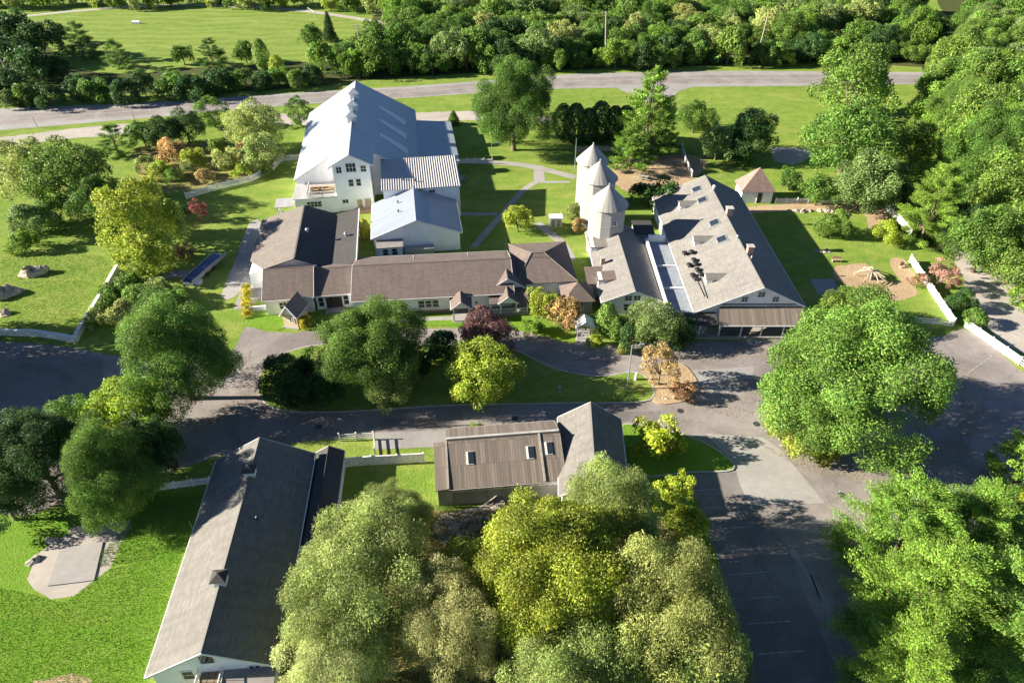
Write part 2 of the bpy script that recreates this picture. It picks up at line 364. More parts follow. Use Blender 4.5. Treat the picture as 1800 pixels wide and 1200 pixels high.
for (x0, y0, x1, y1) in [(1425, 1010, 1470, 1120), (1470, 1120, 1500, 1200), (1748, 622, 1702, 655), (1735, 842, 1790, 885), (1570, 862, 1592, 884)]:
    ribbon('lane_line', None, .14, .0165, 'marking', 0, world_pts=[G(x0, y0), G(x1, y1)])
ribbon('drainage_strip', [(1390, 965), (1440, 1040), (1490, 1130), (1530, 1215)], .5, .0165, 'concrete')
area_sheet('side_road', [(1672, 425), (1740, 430), (1900, 430), (1900, 660), (1800, 622), (1752, 590), (1722, 560), (1705, 520)], .010, 'gravel', 2)
for px in ([(1212, 652), (1326, 644), (1322, 664), (1218, 678)], [(640, 738), (720, 734), (722, 748), (644, 752)], [(1080, 724), (1160, 722), (1168, 738), (1084, 740)], [(1560, 840), (1640, 846), (1650, 866), (1562, 862)], [(1010, 622), (1074, 626), (1072, 636), (1008, 634)]):
    area_sheet('paving_repair', px, .0125, 'concrete' if px[0][0] > 1200 and px[0][0] < 1300 else 'dark_asphalt', 0)
for px, py in ((905, 735), (1196, 722), (1330, 745), (560, 750), (1480, 870)):
    X, Y = G(px, py); d = MB().lathe([(.42, 0), (.42, .008), (.36, .010)], 18, (X, Y, .0165)).build('drain_cover', 'dark_metal'); tag(d, kind='structure')
# paved and planted islands
_, isl = area_sheet('island_lawn', [(462, 650), (500, 622), (570, 606), (700, 612), (800, 606), (872, 606), (920, 622), (975, 648), (1050, 662), (1124, 656), (1143, 703), (1000, 709), (780, 713), (600, 724), (490, 720), (456, 692)], .11, 'lawn', 4, raise_from=0.0); kerb_ring(isl)
_, cl = area_sheet('corner_lawn', [(1088, 750), (1160, 755), (1226, 773), (1276, 803), (1287, 826), (1220, 830), (1098, 832)], .11, 'near_grass', 4, raise_from=0.0); kerb_ring(cl)
area_sheet('flower_bed', [(1128, 655), (1160, 640), (1200, 640), (1228, 676), (1216, 698), (1190, 708), (1148, 706)], .10, 'soil', 4, raise_from=0.0)
area_sheet('front_lawn', [(434, 556), (470, 553), (498, 556), (499, 578), (470, 580), (438, 574)], .05, 'near_grass', 2, raise_from=0.0)
area_sheet('front_lawn', [(725, 562), (866, 560), (935, 556), (968, 572), (1008, 590), (1010, 604), (962, 590), (905, 577), (866, 571), (725, 573)], .05, 'near_grass', 2, raise_from=0.0)
ribbon('front_walk', [(640, 568), (730, 562), (866, 557)], .9, .056, 'pale_concrete')
area_sheet('gate_path', [(1013, 578), (1036, 578), (1040, 608), (1010, 610)], .054, 'pale_concrete', 0)
# courtyard paths
ribbon('courtyard_path', [(806, 284), (870, 286), (930, 292), (1012, 312)], 2.0, .010, 'pale_concrete')
ribbon('courtyard_path', [(946, 318), (918, 336), (880, 380), (832, 434)], 1.3, .014, 'pale_concrete')
ribbon('courtyard_path', [(808, 376), (874, 376)], 1.2, .011, 'pale_concrete')
ribbon('courtyard_path', [(944, 392), (980, 420), (996, 440), (1004, 458)], 1.7, .012, 'pale_concrete')
ribbon('courtyard_path', [(946, 320), (1002, 320)], .9, .0115, 'pale_concrete')
area_sheet('courtyard_pad', [(938, 290), (956, 292), (958, 320), (938, 318)], .018, 'pale_concrete', 0)
area_sheet('silo_yard', [(1070, 300), (1110, 275), (1230, 275), (1235, 300), (1190, 330), (1130, 340), (1090, 330)], .006, 'soil', 3)
area_sheet('annex_walk', [(438, 392), (460, 392), (441, 458), (428, 500), (412, 522), (388, 522), (412, 462)], .010, 'pale_concrete', 2)
area_sheet('annex_yard', [(440, 458), (530, 470), (530, 500), (464, 520), (436, 540), (410, 545), (426, 500)], .012, 'concrete', 0)
# right garden soil, lower left pad, cottage path
area_sheet('garden_path', [(1318, 364), (1400, 358), (1500, 360), (1552, 366), (1552, 392), (1528, 404), (1512, 372), (1400, 370), (1320, 376)], .006, 'soil', 3)
area_sheet('garden_soil', [(1464, 472), (1500, 464), (1528, 466), (1545, 490), (1600, 500), (1612, 520), (1570, 528), (1530, 530), (1500, 505), (1476, 496)], .006, 'soil', 3)
area_sheet('garden_soil', [(1560, 456), (1585, 455), (1612, 490), (1600, 500), (1580, 490)], .007, 'soil', 3)
area_sheet('stone_pad', [(1424, 491), (1465, 490), (1477, 514), (1438, 518)], .05, 'concrete', 0, raise_from=0.0)
area_sheet('bare_earth', [(50, 1020), (80, 960), (150, 930), (225, 915), (205, 975), (150, 1038), (95, 1048)], .006, 'gravel', 3)
area_sheet('foundation_pad', [(84, 1030), (106, 966), (182, 952), (166, 1020)], .12, 'pale_concrete', 0, raise_from=0.0)
area_sheet('near_lawn', [(-150, 905), (60, 905), (200, 880), (375, 862), (345, 940), (300, 1060), (255, 1180), (240, 1270), (-150, 1270)], .0045, 'near_grass', 2)
area_sheet('worn_ground', [(60, 1196), (130, 1186), (160, 1205), (60, 1230)], .012, 'soil', 3)
area_sheet('yard_lawn', [(597, 818), (700, 812), (750, 815), (748, 870), (600, 880)], .008, 'lawn', 0)
area_sheet('terrace', [(660, 760), (790, 756), (790, 785), (745, 786), (660, 790)], .014, 'concrete', 0)
area_sheet('cottage_path', [(775, 905), (840, 890), (900, 880), (850, 930), (800, 955), (770, 950)], .010, 'gravel', 2)

# ================================================================ BUILDINGS
UPV = Vector((0, 0, 1))
def PT(axis, along, across, z): return (across, along, z) if axis == 'y' else (along, across, z)
def frame_box(mb, o, r, n, x0, x1, z0, z1, d0, d1):
    p = lambda x, z, d: o + r * x + UPV * z + n * d
    v = [p(x, z, d) for d in (d0, d1) for (x, z) in ((x0, z0), (x1, z0), (x1, z1), (x0, z1))]
    mb.add(v, [(0, 1, 2, 3), (7, 6, 5, 4), (0, 4, 5, 1), (1, 5, 6, 2), (2, 6, 7, 3), (3, 7, 4, 0)])
def window(root, o, r, w, h, nx=1, ny=1, frame='white_paint', pane='glass'):
    """o = bottom centre on the wall face, r = unit vector to the right seen from outside"""
    o = Vector(o); r = Vector(r).normalized(); n = r.cross(UPV); f = .09
    mb = MB()
    frame_box(mb, o, r, n, -w / 2 - f, w / 2 + f, -f * 1.3, 0, -.03, .07); frame_box(mb, o, r, n, -w / 2 - f, w / 2 + f, h, h + f, -.03, .07)
    frame_box(mb, o, r, n, -w / 2 - f, -w / 2, 0, h, -.03, .06); frame_box(mb, o, r, n, w / 2, w / 2 + f, 0, h, -.03, .06)
    for i in range(1, nx): x = -w / 2 + w * i / nx; frame_box(mb, o, r, n, x - .035, x + .035, 0, h, -.03, .05)
    for i in range(1, ny): z = h * i / ny; frame_box(mb, o, r, n, -w / 2, w / 2, z - .03, z + .03, -.03, .045)
    fo = mb.build('window', frame, root)
    mb = MB(); frame_box(mb, o, r, n, -w / 2, w / 2, 0, h, -.02, .02); mb.build('pane', pane, fo)
    return fo
def door(root, o, r, w, h, m='dark_door', frame='white_paint', leaves=1):
    o = Vector(o); r = Vector(r).normalized(); n = r.cross(UPV); f = .1; mb = MB()
    frame_box(mb, o, r, n, -w / 2 - f, -w / 2, 0, h + f, -.03, .07); frame_box(mb, o, r, n, w / 2, w / 2 + f, 0, h + f, -.03, .07)
    frame_box(mb, o, r, n, -w / 2, w / 2, h, h + f, -.03, .065)
    fo = mb.build('door_frame', frame, root)
    for i in range(leaves):
        a = -w / 2 + w * i / leaves; b = -w / 2 + w * (i + 1) / leaves
        mb = MB(); frame_box(mb, o, r, n, a + .01, b - .01, 0.01, h - .01, -.02, .03); mb.build('door', m, fo)
def bar(mb, p, q, w, h):
    """square-cut board from p to q, its top edge on the line, w thick, h deep"""
    p = Vector(p); q = Vector(q); d = (q - p).normalized(); s = d.cross(UPV).normalized() * w / 2
    mb.add([p + s, p - s, q - s, q + s, p + s - UPV * h, p - s - UPV * h, q - s - UPV * h, q + s - UPV * h],
           [(0, 1, 2, 3), (7, 6, 5, 4), (0, 4, 5, 1), (1, 5, 6, 2), (2, 6, 7, 3), (3, 7, 4, 0)])
def gable(root, axis, a0, a1, cL, cR, c0, zL, zR, zr, wall='white_siding', roof='grey_shingle', oh=.4, ohe=.4, trim='white_paint', cap=None, z0=0.0, ends=(1, 1), wname='wall', t=.14):
    """gabled block: walls, two roof slopes, ridge cap, bargeboards"""
    if wall:
        d = .19
        poly = [PT(axis, a0, c, z) for c, z in ((cL, z0), (cR, z0), (cR, zR - d), (c0, zr - d), (cL, zL - d))]
        e = PT(axis, a1 - a0, 0, 0); MB().prism(poly, e).build(wname, wall, root)
    for sgn, c, z in ((-1, cL, zL), (1, cR, zR)):
        k = (zr - z) / abs(c - c0); ce = c + sgn * ohe; ze = z - k * ohe
        q = [PT(axis, a0 - oh, ce, ze), PT(axis, a1 + oh, ce, ze), PT(axis, a1 + oh, c0, zr), PT(axis, a0 - oh, c0, zr)]
        MB().slab(q, t).build('roof_slope', roof, root)
        for side, a in ((0, a0 - oh - .035), (1, a1 + oh + .035)):
            if ends[side]:
                mb = MB(); bar(mb, PT(axis, a, ce, ze + .01), PT(axis, a, c0, zr + .01), .06, .26); mb.build('bargeboard', trim, root)
        if trim:
            mb = MB(); bar(mb, PT(axis, a0 - oh, ce + sgn * .05, ze - .03), PT(axis, a1 + oh, ce + sgn * .05, ze - .03), .09, .12); mb.build('gutter', trim, root)
    mb = MB(); w = .16
    kk = max((zr - zL) / abs(cL - c0), (zr - zR) / abs(cR - c0)) * w
    q = [PT(axis, a0 - oh, c0 - w, zr - kk * .6 + .012), PT(axis, a0 - oh, c0 + w, zr - kk * .6 + .012), PT(axis, a0 - oh, c0, zr + .05)]
    mb.prism(q, PT(axis, a1 - a0 + 2 * oh, 0, 0)); mb.build('ridge_cap', cap or roof, root)
def cupola(root, x, y, z, w=1.3, h=1.1, roof='dark_shingle', wall='white_paint', name='cupola'):
    b = MB().box(x - w / 2, x + w / 2, y - w / 2, y + w / 2, z - .6, z + h).build(name, wall, root)
    MB().pyramid(x - w * .72, x + w * .72, y - w * .72, y + w * .72, z + h + .004, (x, y, z + h + w * .55)).build('cupola_roof', roof, b)
    mb = MB()
    for k in range(4):
        zz = z + .25 + k * (h - .35) / 4
        mb.box(x - w / 2 - .03, x + w / 2 + .03, y - w / 2 - .03, y + w / 2 + .03, zz, zz + .05)
    mb.build('louvre', wall, b)
def railing(root, p, q, h=1.0, m='white_paint', step=.18, name='railing'):
    p = Vector(p); q = Vector(q); mb = MB()
    bar(mb, p + UPV * h, q + UPV * h, .08, .08); bar(mb, p + UPV * .2, q + UPV * .2, .06, .06)
    n = max(2, int((q - p).length / step)); d = (q - p) / n
    for i in range(n + 1): c = p + d * i; mb.box(c.x - .02, c.x + .02, c.y - .02, c.y + .02, c.z, c.z + h - .09)
    return mb.build(name, m, root)
def post(root, x, y, z0, z1, w=.16, m='white_paint', name='post'):
    return MB().box(x - w / 2, x + w / 2, y - w / 2, y + w / 2, z0, z1).build(name, m, root)
def vent(root, x, y, z, r=.15, h=.6, m='galvanised', name='vent_pipe'):
    return MB().lathe([(r * 1.5, -.1), (r, 0), (r, h), (r * 1.7, h + .02), (r * 1.2, h + .22), (.02, h + .3)], 10, (x, y, z)).build(name, m, root)
def chimney(root, x, y, z0, z1, w=.8):
    c = MB().box(x - w / 2, x + w / 2, y - w / 2, y + w / 2, z0, z1).build('chimney', 'brick', root)
    MB().box(x - w * .62, x + w * .62, y - w * .62, y + w * .62, z1 + .003, z1 + .16).build('chimney_cap', 'kerb', c)

XR = (1, 0, 0); XL = (-1, 0, 0); YF = (0, 1, 0)
TA = R(8.6); OA = (-29.3, 117.2)
def AW(u, v): return (OA[0] + u * math.cos(TA) - v * math.sin(TA), OA[1] + u * math.sin(TA) + v * math.cos(TA))

# ---------------------------------------------------------------- the big white barn
barn = empty('white_barn', (OA[0], OA[1], 0), TA, 'big white barn with pale metal roof and tall gabled front', 'barn')
gable(barn, 'y', 6, 42, -11, 12.4, 0, 4.5, 3.9, 11, roof='barn_metal', oh=.4, wname='main_wall')
# lower extension on the shaded side
MB().box(12.41, 20.3, 13, 35, 0, 2.95).build('extension_wall', 'white_siding', barn)
MB().slab([(20.7, 12.6, 3.0), (20.7, 35.4, 3.0), (12.85, 35.4, 3.72), (12.85, 12.6, 3.72)], .14).build('extension_roof', 'barn_metal', barn)
# front tower gable
gable(barn, 'y', 0, 6.5, -3.3, 3.3, 0, 9.3, 9.3, 11.12, roof='barn_metal', oh=.45, ohe=.7, wname='tower_wall')
for x in (-2.2, 2.2): window(barn, (x, -.002, 7.6), XR, .9, 1.1, 2, 2)
window(barn, (0, -.002, 7.7), XR, 1.7, 1.6, 3, 2); 
for x in (-.35, 1.0): window(barn, (x, -.002, 4.9), XR, .8, 1.3, 1, 2)
window(barn, (-1.9, -.002, 1.6), XR, 1.0, .7, 2, 1)
door(barn, (.7, -.002, .02), XR, .9, 2.1, 'tan_door'); door(barn, (2.2, -.002, .02), XR, 1.1, 2.2, 'tan_door')
MB().box(-.2, 3.2, -1.6, -.05, 0, .5).build('planter', 'wood', barn)
# left front annex with roof terrace
MB().box(-11, -3.31, -.3, 5.98, 0, 3.1).build('annex_wall', 'white_siding', barn)
MB().slab([(-11.3, -.6, 3.22), (-3.32, -.6, 3.22), (-3.32, 5.97, 3.34), (-11.3, 5.97, 3.34)], .12).build('terrace_roof', 'corrugated', barn)
window(barn, (-7.6, -.302, 1.4), XR, 2.6, 1.0, 4, 2)
railing(barn, (-8.6, -.3, 3.25), (-3.6, -.3, 3.25), 1.1, step=.14); railing(barn, (-8.6, -.3, 3.25), (-8.6, 4.5, 3.25), 1.1)
MB().box(-8.2, -3.8, 1.0, 4.0, 3.36, 3.46).build('terrace_deck', 'deck_boards', barn)
# projecting kitchen block with ribbed shed roof
MB().box(5.5, 19.2, -5.3, 5.6, 0, 6.02).build('block_wall', 'white_siding', barn)
sh = MB().slab([(5.2, -5.7, 6.22), (19.5, -5.7, 6.22), (19.5, 5.9, 7.2), (5.2, 5.9, 7.2)], .14).build('shed_roof', 'corrugated', barn)
mb = MB()
for i in range(33):
    x = 5.3 + i * .435; mb.add(*[[(x - .05, -5.72, 6.22), (x + .05, -5.72, 6.22), (x + .05, 5.9, 7.205), (x - .05, 5.9, 7.205), (x, -5.72, 6.33), (x, 5.9, 7.31)], [(0, 4, 5, 3), (4, 1, 2, 5), (0, 1, 4), (3, 5, 2), (0, 3, 2, 1)]])
tag(mb.build('roof_rib', 'corrugated', sh), kind='stuff')
MB().prism([(5.5, 5.6, 6.022), (5.5, -5.29, 6.022), (5.5, 5.6, 6.98)], (13.7, 0, 0)).build('shed_gable', 'white_siding', barn)
for x, y in ((9.2, -2.4), (11.4, -3.2)): vent(barn, x, y, 6.22 + (y + 5.7) * .0845, .12, .35, 'dark_metal')
window(barn, (14.2, -5.302, 5.1), XR, 1.0, .5, 2, 1)
# front wing with metal gable roof
gable(barn, 'y', -17.5, -5.32, 3.6, 18.0, 10.9, 3.6, 3.6, 6.35, roof='barn_metal', oh=.35, ends=(1, 0), wname='wing_wall')
for y in (-9, -12.5): vent(barn, 8.0, y, 5.25, .1, .3, 'dark_metal')
MB().box(4.2, 8.2, -19.6, -17.52, 0, 2.6).build('vestibule', 'white_siding', barn)
MB().slab([(4.0, -19.9, 2.75), (8.4, -19.9, 2.75), (8.4, -17.53, 2.95), (4.0, -17.53, 2.95)], .14).build('vestibule_roof', 'membrane', barn)
for x in (5.4, 6.9): window(barn, (x, -19.602, 1.2), XR, .8, 1.1, 1, 2)
MB().box(8.5, 13.5, -19.0, -17.56, 0, 1.5).build('service_lean_to', 'grey_siding', barn)
# ridge cupolas and paler panels painting streaks of light on the shaded slope
for v in (17.5, 24.0, 31.5): cupola(barn, 0, v, 11.0, 1.7, .9, 'barn_metal')
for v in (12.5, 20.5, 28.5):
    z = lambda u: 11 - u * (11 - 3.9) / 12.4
    MB().slab([(10.4, v, z(10.4) + .05), (10.4, v + 3.6, z(10.4) + .05), (5.2, v + 5.0, z(5.2) + .05), (5.2, v + 3.4, z(5.2) + .05)], .04).build('lit_streak_panel', 'lit_streak_metal', barn)
mb = MB(); mb.box(-14.2, -11.1, -1.6, 1.2, 0, .12); lo = mb.build('landing', 'pale_concrete', barn)
railing(barn, (-14.2, -1.6, .12), (-11.1, -1.6, .12), 1.1); railing(barn, (-14.2, -1.6, .12), (-14.2, 1.2, .12), 1.1)
MB().slab([(-14.5, -1.9, 2.5), (-11.05, -1.9, 2.5), (-11.05, 1.4, 2.7), (-14.5, 1.4, 2.7)], .1).build('porch_roof', 'corrugated', barn)
for x, y in ((-14.1, -1.5), (-14.1, 1.1)): post(barn, x, y, 0.12, 2.42, .14)
# terrace tables
for i, x in enumerate((-7.4, -5.4)):
    px_, py_ = AW(x, 2.4)
    t = empty('terrace_table', (px_, py_, 3.462), TA, ('brown wooden table on the barn terrace, the left one' if i == 0 else 'brown wooden table on the barn terrace, beside the tower'), 'table', 'barn terrace tables')
    MB().box(-.75, .75, -.4, .4, .70, .76).build('table_top', 'wood', t)
    for sx in (-1, 1):
        MB().box(sx * .6 - .05, sx * .6 + .05, -.3, .3, 0, .70).build('leg', 'wood', t)
        MB().box(-.75, .75, sx * .75 - .14, sx * .75 + .14, .42, .46).build('bench_seat', 'wood', t)
        MB().box(-.6, .6, sx * .75 - .04, sx * .75 + .04, 0, .42).build('bench_leg', 'wood', t)

# ---------------------------------------------------------------- dark roofed annex left of the hall
ax_, ay_ = AW(-8, -16)
anx = empty('annex_building', (ax_, ay_, 0), TA, 'low annex with dark butterfly roof and sloping brown side roof', 'building')
# local: u+8, v+16
MB().prism([(-7.6, -8.7, 0), (8.6, -8.7, 0), (8.6, -8.7, 3.4), (5, -8.7, 2.72), (-.3, -8.7, 4.8), (-7.6, -8.7, 2.65)], (0, 17.4, 0)).build('wall', 'white_siding', anx)
MB().slab([(-8, -4.8, 2.75), (-8, 9.2, 2.75), (-.3, 9.2, 5.05), (-.3, -9.1, 5.05), (-5.2, -9.1, 3.586)], .14).build('roof_slope', 'tan_shingle', anx)
MB().slab([(5.0, -9.1, 2.9), (5.0, 9.2, 2.9), (-.29, 9.2, 5.05), (-.29, -9.1, 5.05)], .14).build('roof_slope', 'dark_shingle', anx)
MB().slab([(5.01, -9.1, 2.9), (5.01, 9.2, 2.9), (8.9, 9.2, 3.6), (8.9, -9.1, 3.6)], .14).build('roof_slope', 'dark_shingle', anx)
mb = MB(); bar(mb, (9.0, -9.1, 3.73), (9.0, 9.2, 3.73), .16, .35); mb.build('parapet', 'white_paint', anx)
mb = MB(); bar(mb, (-.3, -9.1, 5.12), (-.3, 9.2, 5.12), .22, .1); mb.build('ridge_cap', 'grey_shingle', anx)
vent(anx, .9, .2, 4.5, .2, .5); vent(anx, 7.0, .2, 3.22, .2, .5)
# front blocks of the annex
gable(anx, 'x', -4.3, 2.6, -16.6, -8.72, -11.8, 3.05, 3.4, 5.2, roof='brown_shingle', oh=.25, wname='front_wall')
gable(anx, 'x', 3.0, 8.4, -16.2, -8.75, -11.6, 2.85, 3.2, 4.45, roof='brown_shingle', oh=.2, wname='front_wall', ends=(0, 1))
door(anx, (5.6, -16.202, .02), XR, 2.4, 2.1, 'dark_door', leaves=2)
for x in (3.7, 7.4): window(anx, (x, -16.202, .6), XR, .7, 1.6, 1, 2)
window(anx, (-1.5, -16.602, 1.0), XR, 1.6, 1.1, 3, 2)
MB().box(4.2, 7.2, -17.6, -16.23, 0, .2).build('step', 'concrete', anx)
MB().box(-7.4, -4.6, -15.2, -14.95, 0, .8).build('ramp_wall', 'white_paint', anx)

# ---------------------------------------------------------------- long hall
hx, hy = AW(.6, -35.0); TH = R(5.3)
hall = empty('long_hall', (hx, hy, 0), TH, 'long white hall with brown shingle roof facing the loop road', 'building')
gable(hall, 'x', 0.1, 23.6, .3, 12.0, 6.1, 3.05, 3.05, 5.25, roof='brown_shingle', oh=.3)
w3 = [window(hall, (x, .298, .95), XR, .85, 1.15, 1, 2) for x in (10.0, 11.05, 12.1)]
window(hall, (5.2, .298, 1.0), XR, 1.4, 1.0, 2, 2); window(hall, (2.2, .298, 1.0), XR, 1.2, 1.0, 2, 2)
MB().box(.2, 23.4, .18, .297, 0, .35).build('plinth', 'brick', hall)
door(hall, (15.9, .298, .05), XR, 1.0, 2.1)
window(hall, (18.2, .298, 1.1), XR, .35, .35)
# portico over the hall door
gable(hall, 'y', -2.6, .2, 14.6, 17.2, 15.9, 2.55, 2.55, 3.6, wall=None, roof='brown_shingle', oh=.1, ohe=.25, ends=(1, 0))
MB().prism([(14.7, -2.55, 2.35), (17.1, -2.55, 2.35), (15.9, -2.55, 3.36)], (0, .1, 0)).build('pediment', 'white_siding', hall)
for x in (14.75, 17.05): post(hall, x, -2.5, 0, 2.36, .18)
MB().box(14.5, 17.3, -2.8, .16, 0, .1).build('step', 'pale_concrete', hall)
mb = MB(); mb.tube((23.3, 7.2, 4.9), (23.3, 7.2, 8.2), .05); mb.build('mast', 'dark_metal', hall)
for x, y in ((9.0, 8.6), (17.5, 9.2)): vent(hall, x, y, 5.25 - (y - 6.1) * .37, .1, .4)

# hipped east block
ex, ey = AW(30.0, -28.4)
est = empty('hipped_block', (ex, ey, 0), TH, 'square brown hip-roofed block joining the long hall with white porch', 'building')
MB().box(-4.2, 4.4, -5.6, 5.6, 0, 2.85).build('wall', 'white_siding', est)
e0, e1, f0, f1, ze, zr = -4.7, 4.9, -6.1, 6.1, 2.95, 5.0
for q in ([(e0, f0, ze), (e1, f0, ze), (.4, -.6, zr), (-1.6, -.6, zr)], [(e1, f1, ze), (e0, f1, ze), (-1.6, -.6, zr), (.4, -.6, zr)]):
    MB().slab(q, .14).build('roof_slope', 'brown_shingle', est)
MB().slab([(e1, f0, ze), (e1, f1, ze), (.4, -.6, zr)], .14).build('roof_slope', 'brown_shingle', est)
MB().slab([(e0, f1, ze), (e0, f0, ze), (-1.6, -.6, zr)], .14).build('roof_slope', 'brown_shingle', est)
for p, q in (((e0, f0, ze), (-1.6, -.6, zr)), ((e1, f0, ze), (.4, -.6, zr)), ((e0, f1, ze), (-1.6, -.6, zr)), ((e1, f1, ze), (.4, -.6, zr)), ((-1.6, -.6, zr), (.4, -.6, zr))):
    mb = MB(); mb.tube(Vector(p) + UPV * .02, Vector(q) + UPV * .02, .09, .09, 6); mb.build('hip_cap', 'tan_shingle', est)
gable(est, 'y', -6.6, -1.0, -8.4, -3.4, -5.9, 2.95, 2.95, 4.55, roof='brown_shingle', oh=.25, ohe=.3, ends=(1, 0), wname='porch_gable_wall', z0=2.2)
MB().slab([(-8.9, -9.9, 2.15), (-3.0, -9.9, 2.15), (-3.0, -6.62, 2.75), (-8.9, -6.62, 2.75)], .12).build('porch_roof', 'brown_shingle', est)
gable(est, 'y', -9.9, -7.2, -7.4, -4.8, -6.1, 2.35, 2.35, 3.4, wall=None, roof='brown_shingle', oh=.12, ohe=.15, ends=(1, 0))
MB().prism([(-7.3, -9.88, 2.15), (-4.9, -9.88, 2.15), (-6.1, -9.88, 3.2)], (0, .12, 0)).build('pediment', 'white_siding', est)
MB().box(-8.9, -3.0, -10.0, -6.0, 0, .35).build('porch_floor', 'grey_wood', est)
for x in (-8.7, -7.2, -4.9, -3.2): post(est, x, -9.75, .35, 2.08, .16)
for a, b in ((-8.6, -7.3), (-7.1, -5.0), (-4.8, -3.3)): railing(est, (a, -9.75, .35), (b, -9.75, .35), .8)
MB().box(-8.2, -3.4, -6.1, -5.62, 0, 2.2).build('porch_back_wall', 'grey_siding', est)
door(est, (-5.9, -6.102, .36), XR, 1.0, 1.8)

# link with small pyramidal roof between the hipped block and the low wing
lx, ly = G(1012, 540)
lnk = empty('entrance_link', (lx, ly, 0), R(3), 'small pointed-roof link between the hipped block and the low wing', 'building')
MB().box(-2.0, 2.2, -1.6, 2.2, 0, 2.3).build('wall', 'grey_siding', lnk)
for a, b in (((-2.4, -2.0), (2.6, -2.0)), ((2.6, -2.0), (2.6, 2.6)), ((2.6, 2.6), (-2.4, 2.6)), ((-2.4, 2.6), (-2.4, -2.0))):
    MB().slab([(a[0], a[1], 2.35), (b[0], b[1], 2.35), (.1, .3, 4.4)], .1).build('roof_slope', 'brown_shingle', lnk)
door(lnk, (0, -1.602, .03), XR, 1.6, 2.0, leaves=2)
MB().box(2.21, 6.6, 2.6, 6.4, 0, 2.5).build('passage_wall', 'grey_siding', lnk)
MB().slab([(2.0, 2.3, 2.6), (7.0, 2.3, 2.6), (7.0, 6.6, 3.1), (2.0, 6.6, 3.1)], .14).build('passage_roof', 'brown_shingle', lnk)

# entrance kiosk in front of the annex
kx, ky = G(511, 577)
kio = empty('entrance_kiosk', (kx, ky, 0), R(-13), 'small cream entrance kiosk with steep gable roof beside the annex', 'kiosk')
gable(kio, 'y', .3, 3.4, -1.1, 1.1, 0, 2.5, 2.5, 4.0, wall='cream_siding', roof='tan_shingle', oh=.35, ohe=.3)
window(kio, (.35, .298, 1.0), XR, .6, .7, 2, 2)
MB().prism([(-1.0, .24, 2.35), (1.0, .24, 2.35), (0, .24, 3.62)], (0, .05, 0)).build('pediment', 'white_siding', kio)
MB().box(-1.3, 1.3, -.1, .29, 0, .12).build('step', 'pale_concrete', kio)

# ---------------------------------------------------------------- silos
silo_lab = ['white silo with grey conical roof, the nearest of the three', 'white silo with grey conical roof, the middle of the three', 'white silo with grey conical roof, farthest one, nearest the trees']
for i, (x, y, r, h, ap) in enumerate(((15.8, 102.6, 3.05, 8.8, 12.0), (15.3, 112.2, 3.0, 9.0, 12.0), (14.8, 119.6, 2.7, 9.0, 12.0))):
    s = empty('silo', (x, y, 0), .1, silo_lab[i], 'silo', 'silos beside the restaurant')
    MB().lathe([(r, 0), (r, h)], 12).build('silo_body', 'silo_paint', s)
    rf = MB().lathe([(r * 1.10, h - .25), (r * 1.12, h - .12), (r * .55, h + (ap - h) * .50), (.12, ap - .1), (.1, ap + .1)], 24).build('cone_roof', 'cone_metal', s)
    MB().lathe([(.16, ap), (.16, ap + .18), (.02, ap + .3)], 8).build('finial', 'galvanised', rf)
    for k in range(7):
        z = 1.0 + k * 1.15
        if z < h - .5: MB().lathe([(r + .005, z), (r + .035, z + .02), (r + .035, z + .08), (r + .005, z + .1)], 12).build('band', 'silo_paint', s)
    if i == 0:
        window(s, (0.6, -r * .98, 6.2), XR, .7, .7, 2, 2)

# ---------------------------------------------------------------- low wing left of the restaurant
low = empty('low_wing', (18.2, 83.4, 0), R(1.6), 'long low shingled wing at the foot of the silos', 'building')
gable(low, 'y', 0, 20.5, -4.6, 4.3, -.2, 2.7, 2.5, 4.5, roof='pale_shingle', oh=.4)
for x in (-1.0, .3): window(low, (x, -.002, 2.6), XR, .9, .8, 2, 2)
window(low, (-.3, -.002, .8), XR, 2.4, 1.1, 4, 2)
for (y0, y1, nm) in ((14.0, 17.4, 'tan_shingle'), (4.2, 6.4, 'brown_shingle')):
    MB().box(-4.9, -1.4, y0, y1, 2.2, 3.55).build('flat_dormer', 'white_siding', low)
    MB().slab([(-5.1, y0 - .2, 3.5), (-5.1, y1 + .2, 3.5), (-1.2, y1 + .2, 3.75), (-1.2, y0 - .2, 3.75)], .12).build('flat_roof', nm, low)
chimney(low, -3.6, 9.5, 2.9, 4.1, .6)

# ---------------------------------------------------------------- restaurant with the big gable
rest = empty('restaurant_building', (35.3, 80.2, 0), 0, 'large gabled restaurant with skylights, chimneys and porch facing the forecourt', 'building')
gable(rest, 'y', 0, 36.2, -8.8, 6.2, 0, 3.05, 4.15, 7.2, roof='pale_shingle', oh=.35, ohe=.35)
MB().box(-6.0, 6.1, -.08, -.002, 4.02, 4.18).build('fascia_band', 'dark_metal', rest)
for x, z, w in ((-2.2, 4.6, .8), (0, 5.4, .9), (2.2, 4.6, .8)): window(rest, (x, -.002, z), XR, w, .75, 2, 2)
for x in (-4.9, -4.0, -3.1, -2.2, 1.7, 2.6, 3.5, 4.4): window(rest, (x, -.002, 2.85), XR, .62, .95, 1, 2)
MB().slab([(-5.9, -2.6, 2.25), (6.7, -2.6, 2.25), (6.3, -.09, 3.75), (-5.5, -.09, 3.75)], .12).build('porch_roof', 'roof_boards', rest)
mb = MB(); bar(mb, (-5.9, -2.66, 2.24), (6.7, -2.66, 2.24), .1, .2); mb.build('porch_fascia', 'white_paint', rest)
for x in (-5.7, -2.6, .3, 3.4, 6.4): post(rest, x, -2.45, .3, 2.1, .16)
MB().box(-11.2, 7.0, -2.9, -.085, 0, .3).build('porch_floor', 'grey_wood', rest)
